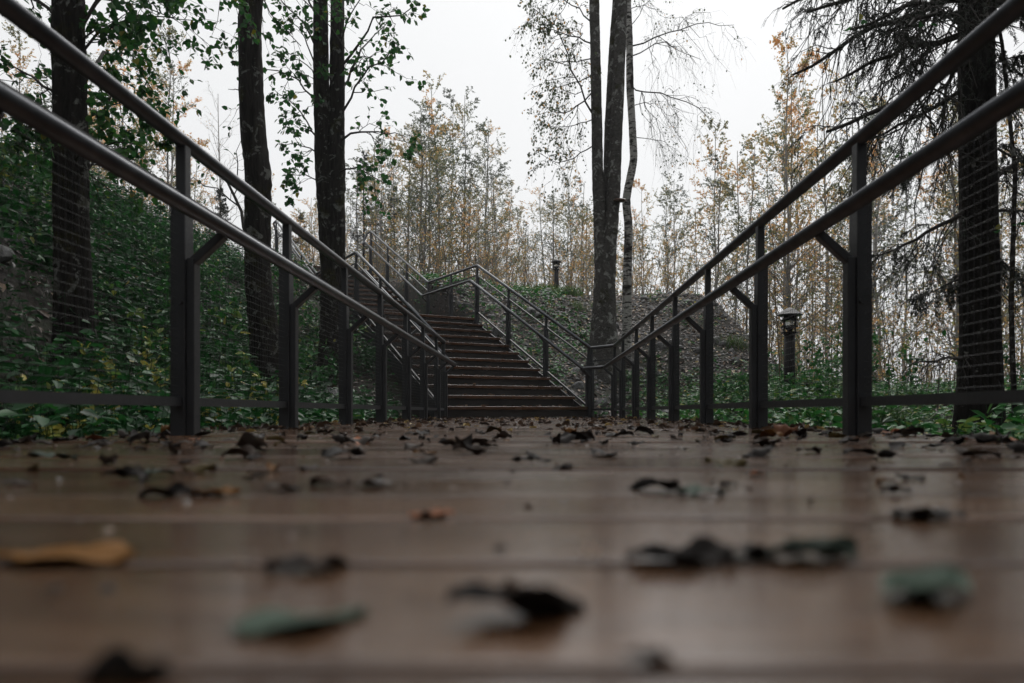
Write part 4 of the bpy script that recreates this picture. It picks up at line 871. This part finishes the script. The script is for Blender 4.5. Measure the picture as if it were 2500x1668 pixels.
# individual plants
def plant(x, y, h, nleaf, L, t_, label, cat='plant', group=None, name='leafy_plant', seed=0, spread=.16, stems=5):
    rng = np.random.default_rng(seed); root = tag(empty(name, (x, y, tz(x, y))), label, cat, group); mbS = MB(); mbL = MB()
    a = rng.uniform(0, 6.28, stems); hh = h * rng.uniform(.6, 1, stems); s = np.linspace(0, 1, 5)[None, :, None]; d = np.stack([np.cos(a) * spread * 1.6, np.sin(a) * spread * 1.6, hh], 1)
    P = s * d[:, None] + rng.normal(size=(stems, 5, 3)) * .012; P[:, 0] = 0; tubes(mbS, P, np.full((stems, 5), .0028) * np.linspace(1, .5, 5), 4, .2)
    B, RB = grow(rng, P, np.full((stems, 5), .002), 4, .3, 1, (.2, .45), ang=50, droop=.1, k=3); tubes(mbS, B, np.maximum(RB, .001), 3, .2)
    for Q, k in ((B, nleaf), (P, nleaf)):
        pos, dd = on_lines(rng, Q, k, .3); N = len(pos); ax = unit(dd * .4 + rng.normal(size=(N, 3)) * .6 + [0, 0, -.15]); nn_ = rng.normal(size=(N, 3)) * .5 + [0, -.25, 1]
        ls = rng.uniform(.6, 1.1, N) * L; leaves(mbL, pos, ax, nn_, ls, ls * .6, np.clip(rng.normal(t_, .12, N), 0, 1), .1)
    mbS.build('stem', M['herb'], root); mbL.build('foliage', M['herb'], root)['kind'] = 'stuff'; return root
rng = np.random.default_rng(23)
for i, (u, v, Yp, h) in enumerate([(320, 985, 3.9, .5), (300, 930, 4.3, .55), (350, 880, 4.6, .6), (500, 985, 4.4, .4), (550, 960, 4.9, .5), (590, 985, 4.7, .38), (460, 920, 4.9, .45), (155, 960, 3.6, .4), (600, 940, 5.6, .45), (110, 990, 3.1, .3), (250, 1000, 3.4, .28), (700, 985, 6.2, .35), (640, 870, 6.4, .6)]):
    x = (u * S - HU) * Yp / FPX
    plant(x, Yp, h, 4, .062, .93, ['pale yellow seedling just left of the nearest left post', 'yellow-green seedling behind the nearest left post', 'taller yellow-green seedling in front of the leafy left tree', 'yellow seedling just right of the nearest left post', 'yellow-green seedling midway between the first two left posts', 'low yellow seedling before the mossy trunk', 'yellow-green seedling right behind the nearest left post', 'pale seedling at the foot of the leafy left tree', 'yellow-green seedling left of the second left post', 'low pale seedling at the far left behind the bottom bar', 'low yellow seedling right of the leafy left tree', 'yellow-green seedling right of the second left post', 'tall yellow-leaved seedling beside the mossy trunk'][i], group='yellowing plants at the left deck edge', name='yellowing_plant', seed=200 + i)
for i in range(34):
    y = rng.uniform(3.6, 9.5); x = rng.uniform(1.55, 3.4)
    if (x - 3.26) ** 2 + (y - 5.6) ** 2 < .9: y += 2
    plant(x, y, rng.uniform(.22, .42), 4, rng.uniform(.06, .09), rng.uniform(.5, .72), 'bright green leafy herb ' + ('close outside' if x < 2.2 else 'a step beyond' if x < 2.8 else 'well beyond') + ' the right railing, ' + ('before the third post' if y < 4.42 else 'past the third post' if y < 5.46 else 'past the fourth post' if y < 6.54 else 'past the fifth post' if y < 7.56 else 'near its far end'), group='green herbs along the right deck edge', name='green_herb', seed=300 + i, stems=4)
for i in range(16):
    y = rng.uniform(5, 9); x = rng.uniform(-2.3, -1.6)
    plant(x, y, rng.uniform(.22, .4), 4, .065, rng.uniform(.45, .7), 'green herb between deck and left slope, ' + ('by the third left post' if y < 5.4 else 'by the fourth left post' if y < 6.4 else 'by the fifth left post' if y < 7.4 else 'near the end of the left railing'), group='green herbs along the left deck edge', name='green_herb', seed=400 + i, stems=4)
for i in range(52):
    y = rng.uniform(4.5, 12.5); x = rng.uniform(-6.2, -2.6)
    if (x - L0[0]) * .85 + (y - L0[1]) * .53 > -.5: continue
    hs_, ts_ = rng.uniform(.45, .95), rng.uniform(.35, .74)
    plant(x, y, hs_, 5, rng.uniform(.055, .1), ts_, ('low ' if hs_ < .6 else 'tall ' if hs_ > .8 else 'mid-sized ') + ('yellow-green' if ts_ > .62 else 'fresh green' if ts_ > .48 else 'dark green') + ' shrub on the left slope ' + ('near its foot' if x > -3.6 else 'half way up' if x > -4.9 else 'near its top') + (' behind the leafy left tree' if y < 7 else ' behind the mossy trunk' if y < 9.5 else ' left of the double trunk'), 'shrub', 'shrubs on the left slope', 'leafy_shrub', 700 + i, .3, 6)
for i in range(20):
    y = rng.uniform(8.2, 12.5); x = rng.uniform(3.6, 8)
    plant(x, y, rng.uniform(.7, 1.5), 5, rng.uniform(.06, .09), rng.uniform(.4, .72), 'tall wild green shrub beyond the right railing, ' + ('just right of the near lamp' if x < .42 * y else 'behind the nearest right post' if x < .55 * y else 'right of the spruce'), 'shrub', 'tall shrubs on the right', 'wild_shrub', 800 + i, .3, 6)
p_ = pix(2330, 990, 4.3); plant(p_[0], 4.3, .42, 2, .13, .55, 'large-leaved green plant at the right edge near the spruce foot', name='broadleaf_plant', seed=501, stems=3, spread=.1)
p_ = pix(2190, 1000, 4.5); plant(p_[0], 4.5, .3, 2, .1, .6, 'green plant standing just left of the spruce foot', name='broadleaf_plant', seed=502, stems=3, spread=.08)
def tuft(x, y, h, n, label, seed, t0=.2, group=None):
    rng = np.random.default_rng(seed); a = rng.uniform(0, 6.28, n); s = np.linspace(0, 1, 5)[None, :, None]; L = h * rng.uniform(.6, 1.1, n); b = np.stack([rng.normal(size=n) * h * .35, rng.normal(size=n) * h * .35, 0 * a], 1)
    b[:, 2] = terrain(b[:, 0] + x, b[:, 1] + y) - tz(x, y)
    P = b[:, None] + s * np.stack([np.cos(a) * .3 * L, np.sin(a) * .3 * L, L], 1)[:, None] + s ** 2.5 * np.stack([np.cos(a) * .45 * L, np.sin(a) * .45 * L, -.45 * L], 1)[:, None]
    w = np.cross(unit(P[:, 1] - P[:, 0]), np.array([0, 0, 1.])) ; w = unit(w + 1e-3)[:, None] * (np.array([.0035, .004, .0035, .0025, .0004])[None, :, None]) * (h / .35)
    V = np.stack([P - w, P + w], 2).reshape(n, 10, 3); f = np.array([[2 * i, 2 * i + 1, 2 * i + 3, 2 * i + 2] for i in range(4)])
    mb = MB().add(V.reshape(-1, 3), (np.arange(n)[:, None, None] * 10 + f[None]).reshape(-1, 4), np.repeat(np.clip(rng.normal(t0, .2, n), 0, 1), 4)); o = mb.build('grass_tuft', M['grass']); o.location = (x, y, tz(x, y)); return tag(o, label, 'grass', group)
for i, (u, v, Yp, h, n, lb) in enumerate([(1895, 895, 8.6, .42, 170, 'bright green grass tuft right of the near lamp'), (1990, 900, 7.6, .4, 150, 'green grass tuft behind the nearest right post'), (1580, 960, 8.0, .3, 120, 'pale green grass tuft behind the middle right posts'), (2060, 940, 6.8, .35, 140, 'green grass tuft between the nearest right post and the spruce'),
                                           (1390, 700, 16.5, .38, 260, 'yellow-green grass tuft on the bank left of the grey tree'), (1250, 680, 18.0, .5, 300, 'green grass patch below the far lamp'), (1310, 690, 17.5, .45, 260, 'grass patch right of the far lamp foot'), (1330, 720, 15.8, .3, 160, 'low grass tuft on the bank beside the grey tree'), (1690, 730, 14.5, .4, 200, 'grass clump at the right shoulder of the bank'), (1205, 700, 17, .3, 160, 'grass tuft behind the lower stair railing')]):
    tuft((u * S - HU) * Yp / FPX, Yp, h, n, lb, 600 + i, t0=.55 if Yp > 12 else .35)

# ------------------------------------------------------------------ fallen leaves on the deck
def dead_mat(name, a, b, rough=.6, back=None):
    m, nn, ll, p = mat(name); c = coords(nn, ll); n = noise(nn, ll, 60, 5, .65, c); oi = nn.new('ShaderNodeObjectInfo')
    r = ramp(nn, [(.3, a), (.7, b)]); ll.new(n.outputs[0], r.inputs[0]); hv = nn.new('ShaderNodeHueSaturation'); ll.new(r.outputs[0], hv.inputs['Color'])
    ll.new(math_node(nn, ll, 'ADD', math_node(nn, ll, 'MULTIPLY', oi.outputs['Random'], .8), .6), hv.inputs['Value'])
    cc = hv.outputs[0]
    if back is not None:
        ge = nn.new('ShaderNodeNewGeometry'); cc = mixc(nn, ll, ge.outputs['Backfacing'], cc, back)
    ll.new(cc, p.inputs['Base Color']); p.inputs['Roughness'].default_value = rough; p.inputs['Specular IOR Level'].default_value = .22; bump(nn, ll, n.outputs[0], p, .5, .002); return m
DM = {'dark': dead_mat('black_brown_dead_leaf', (.005, .0035, .003), (.015, .009, .006)), 'brown': dead_mat('brown_dead_leaf', (.02, .011, .006), (.055, .03, .016), back=(.045, .035, .028)),
      'yellow': dead_mat('yellow_brown_dead_leaf', (.09, .035, .006), (.2, .09, .014)), 'orange': dead_mat('orange_dead_leaf', (.2, .07, .03), (.4, .18, .1)), 'green': dead_mat('grey_green_fallen_leaf', (.022, .04, .026), (.07, .1, .075)), 'olive': dead_mat('mossy_olive_leaf', (.03, .022, .006), (.1, .07, .012)), 'grey': dead_mat('grey_weathered_leaf', (.035, .031, .028), (.1, .093, .088))}
def leaf_grid(seed, curl=.6, crump=.12, nu=13, nv=9, wid=.62):
    """A dried leaf of unit length: ovate outline, midrib, curled and crumpled; returns V, F."""
    rng = np.random.default_rng(seed); u = np.linspace(0, 1, nu)[:, None]; v = np.linspace(-1, 1, nv)[None]
    w = wid * .5 * (np.sin(math.pi * u ** .8) ** .75) * (1 + .06 * np.sin(u * 40 + v * 3) + .14 * np.sin(u * rng.uniform(7, 12) + rng.uniform(0, 6)) * np.sign(v)); w = np.maximum(w, .004)
    x = (u - .5) + 0 * v; y = w * v
    cu = rng.uniform(.5, 1.3) * curl; cl = rng.normal() * curl * .8
    z = cu * .9 * (v ** 2) * w * 1.1 + cl * .35 * (u - .5) ** 2 + crump * .35 * (np.sin(u * rng.uniform(5, 9) + v * rng.uniform(1, 3) + rng.uniform(0, 6)) * .3 + np.sin(u * rng.uniform(10, 16) - v * rng.uniform(2, 5) + rng.uniform(0, 6)) * .18 + rng.normal(size=(nu, nv)) * .05)
    z += rng.uniform(-.5, .5) * curl * v * (u - .3) * .35; z -= .02 * np.exp(-(v / .12) ** 2)
    y = y * (1 - .35 * min(cu, 1) * np.abs(v)); V = np.stack([x, y, z], -1).reshape(-1, 3)
    ii = np.arange(nu * nv).reshape(nu, nv); F = np.stack([ii[:-1, :-1], ii[1:, :-1], ii[1:, 1:], ii[:-1, 1:]], -1).reshape(-1, 4)
    # stalk
    t = np.linspace(0, 1, 4); P = np.stack([-.5 - .3 * t, .05 * t ** 2 * rng.normal(), V[:nv, 2].mean() + .06 * t * rng.uniform(-.3, 1)], 1)
    return V, F, P
def leaf_mesh(seed, curl, crump, matk, flip=False):
    V, F, P = leaf_grid(seed, curl, crump)
    if flip: V = V * [1, 1, -1]; P = P * [1, 1, -1]; F = F[:, ::-1]
    V = V - [0, 0, np.percentile(V[:, 2], 3)]; mb = MB().add(V, F); tubes(mb, (P - [0, 0, min(0, P[:, 2].min())])[None], np.array([[.012, .01, .009, .011]]), 4); me = mb.mesh('fallen_leaf'); me.materials.append(DM[matk]); return me
def put_leaf(x, y, size, me, label, rng, group=None, rz=None, tilt=.12, hscale=1.0):
    o = mobj('fallen_leaf', me, None); o.location = (x, y, .0015); o.scale = (size, size, size * hscale); o.rotation_euler = (rng.normal() * tilt, rng.normal() * tilt, rng.uniform(0, 6.28) if rz is None else rz); return tag(o, label, 'leaf', group)
rng = np.random.default_rng(61)
hero = [(290, 1575, 'dark', .03, .9, 'black curled leaf at the bottom left corner of the deck'), (690, 1440, 'green', .05, .06, 'flat green leaf lying on the nearest board, left of centre'), (1185, 1425, 'dark', .056, .8, 'dark curled leaf near the middle of the nearest board'), (1495, 1530, 'brown', .016, .8, 'tiny brown leaf scrap near the bottom edge'),
        (2130, 1375, 'green', .055, .5, 'grey-green cupped leaf on the nearest board at right'), (1560, 1300, 'dark', .055, .9, 'dark crumpled leaf on the board joint right of centre'), (1860, 1290, 'green', .055, .6, 'pale green-grey leaf beside the dark crumpled leaf on the joint'), (1680, 1285, 'grey', .05, .4, 'grey flat leaf between the dark and the pale green leaf'),
        (705, 1315, 'dark', .04, .6, 'dark flat leaf on the board joint left of centre'), (150, 1290, 'yellow', .07, .12, 'yellow-brown leaf at the left edge in front'), (990, 1190, 'orange', .033, .3, 'orange leaf on the deck left of centre'), (380, 1145, 'dark', .05, .9, 'black curled leaf touching an ochre leaf on the left boards'), (495, 1142, 'yellow', .048, .4, 'ochre leaf touching a black curled leaf on the left boards'),
        (757, 1115, 'brown', .045, 1.1, 'brown cup-shaped curled leaf left of centre'), (862, 1118, 'grey', .04, .5, 'grey leaf right of the brown cup-shaped one'), (1500, 1128, 'dark', .056, .8, 'black folded leaf right of centre'), (1610, 1140, 'green', .05, .3, 'pale green flat leaf behind the black folded one'), (1665, 1072, 'olive', .06, 1.0, 'mossy brown domed leaf on the right boards'),
        (1672, 1118, 'dark', .02, .9, 'small dark leaf scrap below the mossy domed leaf'), (1737, 1093, 'orange', .02, .9, 'small reddish leaf scrap right of the mossy domed leaf'), (2055, 1135, 'dark', .032, .9, 'dark curled leaf alone on the right boards'), (1200, 1060, 'dark', .04, 1.1, 'black upright leaf near the picture centre'), (1080, 1043, 'brown', .07, .9, 'crumpled brown leaf in the middle of the deck'),
        (555, 1052, 'brown', .07, .9, 'brown rolled leaf on the left of the deck'), (790, 1050, 'dark', .08, .9, 'large dark crumpled leaf left of the deck centre'), (1310, 1015, 'dark', .1, .8, 'wide dark leaf heap right of the deck centre'), (1975, 1045, 'dark', .06, 1.1, 'tall dark curled leaf in front of the nearest right post'), (1855, 1040, 'brown', .06, .9, 'brown curled leaf left of the nearest right post'), (1750, 1023, 'brown', .08, .9, 'low brown leaf on the right of the deck'),
        (285, 1100, 'dark', .05, .8, 'black leaf on the left boards behind the ochre leaf'), (120, 1055, 'green', .07, .4, 'pale green leaf at the left edge of the deck'), (2130, 1195, 'grey', .05, .4, 'grey flat leaf at the right side of the deck'), (650, 1128, 'grey', .035, .4, 'faint grey leaf on the left boards'), (975, 1045, 'yellow', .05, .3, 'yellow-green flat leaf left of the crumpled brown leaf'), (350, 1095, 'green', .05, .3, 'green flat leaf among black leaves on the left boards'), (2250, 1050, 'brown', .06, .9, 'brown leaf before the spruce foot')]
for i, (u, v, mk, size, curl, lb) in enumerate(hero):
    Yl = FPX * CAMZ / (v * S - HV); x = (u * S - HU) * Yl / FPX
    put_leaf(x, Yl, size, leaf_mesh(900 + i, curl * .8, .75, mk, flip=(mk == 'olive')), lb, rng, rz=.5 if i == 1 else rng.normal() * .35 + (math.pi if rng.random() < .5 else 0), tilt=.06, hscale=.35 if i in (1, 9) else .62)
KINDS_L = [('dark', .42, 'black-brown curled leaf on the deck'), ('brown', .34, 'dull brown dried leaf on the deck'), ('grey', .08, 'greyish faded leaf on the deck'), ('yellow', .06, 'ochre yellow leaf on the deck'), ('orange', .04, 'orange leaf scrap on the deck'), ('olive', .06, 'olive green-brown leaf on the deck')]
LM = {k: [leaf_mesh(700 + 17 * j + 3 * i, [.4, .8, 1.2][j % 3], .6, k, flip=j % 2 == 1) for j in range(6)] for i, (k, _, _) in enumerate(KINDS_L)}
LBL = {k: l for k, _, l in KINDS_L}
pts = []
for i in range(1900):
    y = rng.uniform(.75, 10) if i < 1780 else rng.uniform(.45, 2.0); x = rng.uniform(DX0 + .04, DX1 - .04)
    if i % 5 < 2: x = (DX0 + .05 + abs(rng.normal()) * .12) if rng.random() < .5 else (DX1 - .05 - abs(rng.normal()) * .12)   # drifts along the edges
    if y > 9.15 + (x + 1.2) * .45 - .1: continue
    if x < DX0 or x > DX1 or abs(x * FPX / y) > 1500: continue
    dens = .35 if y < 1.4 else (.75 if y < 2.5 else 1)
    if rng.random() > dens: continue
    pts.append((y, x))
pts.sort()
kk = [k for k, _, _ in KINDS_L]; pw = np.array([p for _, p, _ in KINDS_L]); pw /= pw.sum()
for y, x in pts[:262]:
    k = rng.choice(kk, p=pw); put_leaf(x, y, (rng.uniform(.02, .045) if rng.random() < .45 else rng.uniform(.045, .085)) * (1 if y > 1.2 else .6), LM[k][rng.integers(6)], LBL[k].replace('on the deck', ('by the left edge of' if x < -.75 else 'left of the middle of' if x < -.15 else 'in the middle of' if x < .35 else 'right of the middle of' if x < .85 else 'by the right edge of') + ' the deck, ' + ('well before the nearest posts' if y < 1.5 else 'just before the nearest posts' if y < 2.36 else 'level with the nearest posts' if y < 2.9 else 'just before the second posts' if y < 3.37 else 'past the second posts')), rng, 'fallen leaves on the deck', tilt=.13, hscale=rng.uniform(.45, .9))
mb = MB()
for y, x in pts[262:]:
    V, F, P = leaf_grid(rng.integers(60), rng.uniform(.5, 1.2), .3, 6, 5); V = V - [0, 0, V[:, 2].min()]; s_ = rng.uniform(.022, .06); a = rng.uniform(0, 6.28); c_, q_ = math.cos(a), math.sin(a)
    V = V * s_; V = V @ np.array([[c_, q_, 0], [-q_, c_, 0], [0, 0, 1]]) + [x, y, .002]; mb.add(V, F, np.clip(rng.beta(1.5, 3), 0, 1) if rng.random() > .08 else .96)
tag(mb.build('leaf_litter', M['litter']), 'small fallen leaves thickly strewn over the far end of the deck', 'leaf litter', kind='stuff')
# crumbs, needles and leaf scraps
n = 2600; xs = rng.uniform(DX0, DX1, n); ys = .3 + 9 * rng.random(n) ** 1.5; L = rng.uniform(.003, .013, n); a = rng.uniform(0, 6.28, n); mb = MB()
leaves(mb, np.stack([xs, ys, np.full(n, .003)], 1), np.stack([np.cos(a), np.sin(a), rng.normal(size=n) * .2], 1), rng.normal(size=(n, 3)) * .4 + [0, 0, 1], L, L * rng.uniform(.15, .8, n), rng.random(n) * .8, .4, True)
tag(mb.build('leaf_scraps', M['litter']), 'tiny leaf scraps and needles scattered over the deck', 'debris', kind='stuff')
# leaves caught on the stair treads
mb = MB(); n = 520
for i in range(n):
    k = rng.integers(0, 12); f = k / 11; l = L0 * (1 - f) + L1 * f; r = R0 * (1 - f) + R1 * f; t = rng.uniform(.03, .97); p2 = l + (r - l) * t; nrm = unit(np.array([-(r - l)[1], (r - l)[0]])); p2 = p2 + nrm * rng.uniform(.02, .28)
    V, F, P = leaf_grid(rng.integers(60), rng.uniform(.5, 1.2), .3, 5, 4); V = V - [0, 0, V[:, 2].min()]; s_ = rng.uniform(.03, .07); a = rng.uniform(0, 6.28); c_, q_ = math.cos(a), math.sin(a)
    mb.add((V * s_) @ np.array([[c_, q_, 0], [-q_, c_, 0], [0, 0, 1]]) + [p2[0], p2[1], (k + 1) * r_ + .003], F, np.clip(rng.beta(1.8, 2), 0, 1))
tag(mb.build('leaf_litter', M['litter']), 'fallen leaves caught on the steps of the lower flight', 'leaf litter', kind='stuff')

# ------------------------------------------------------------------ mist
mv = bpy.data.materials.new('mist'); mv.use_nodes = True; nt = mv.node_tree; nt.nodes.remove(nt.nodes['Principled BSDF'])
pv_ = nt.nodes.new('ShaderNodeVolumePrincipled'); pv_.inputs['Color'].default_value = (.97, .98, 1, 1); pv_.inputs['Density'].default_value = .0013; pv_.inputs['Anisotropy'].default_value = .2
nt.links.new(pv_.outputs[0], nt.nodes['Material Output'].inputs['Volume'])
hz = box(MB(), (0, 70, 11), (304, 264, 34)).build('haze', mv, smooth=False); tag(hz, 'pale even mist filling the wood', 'mist', kind='stuff')
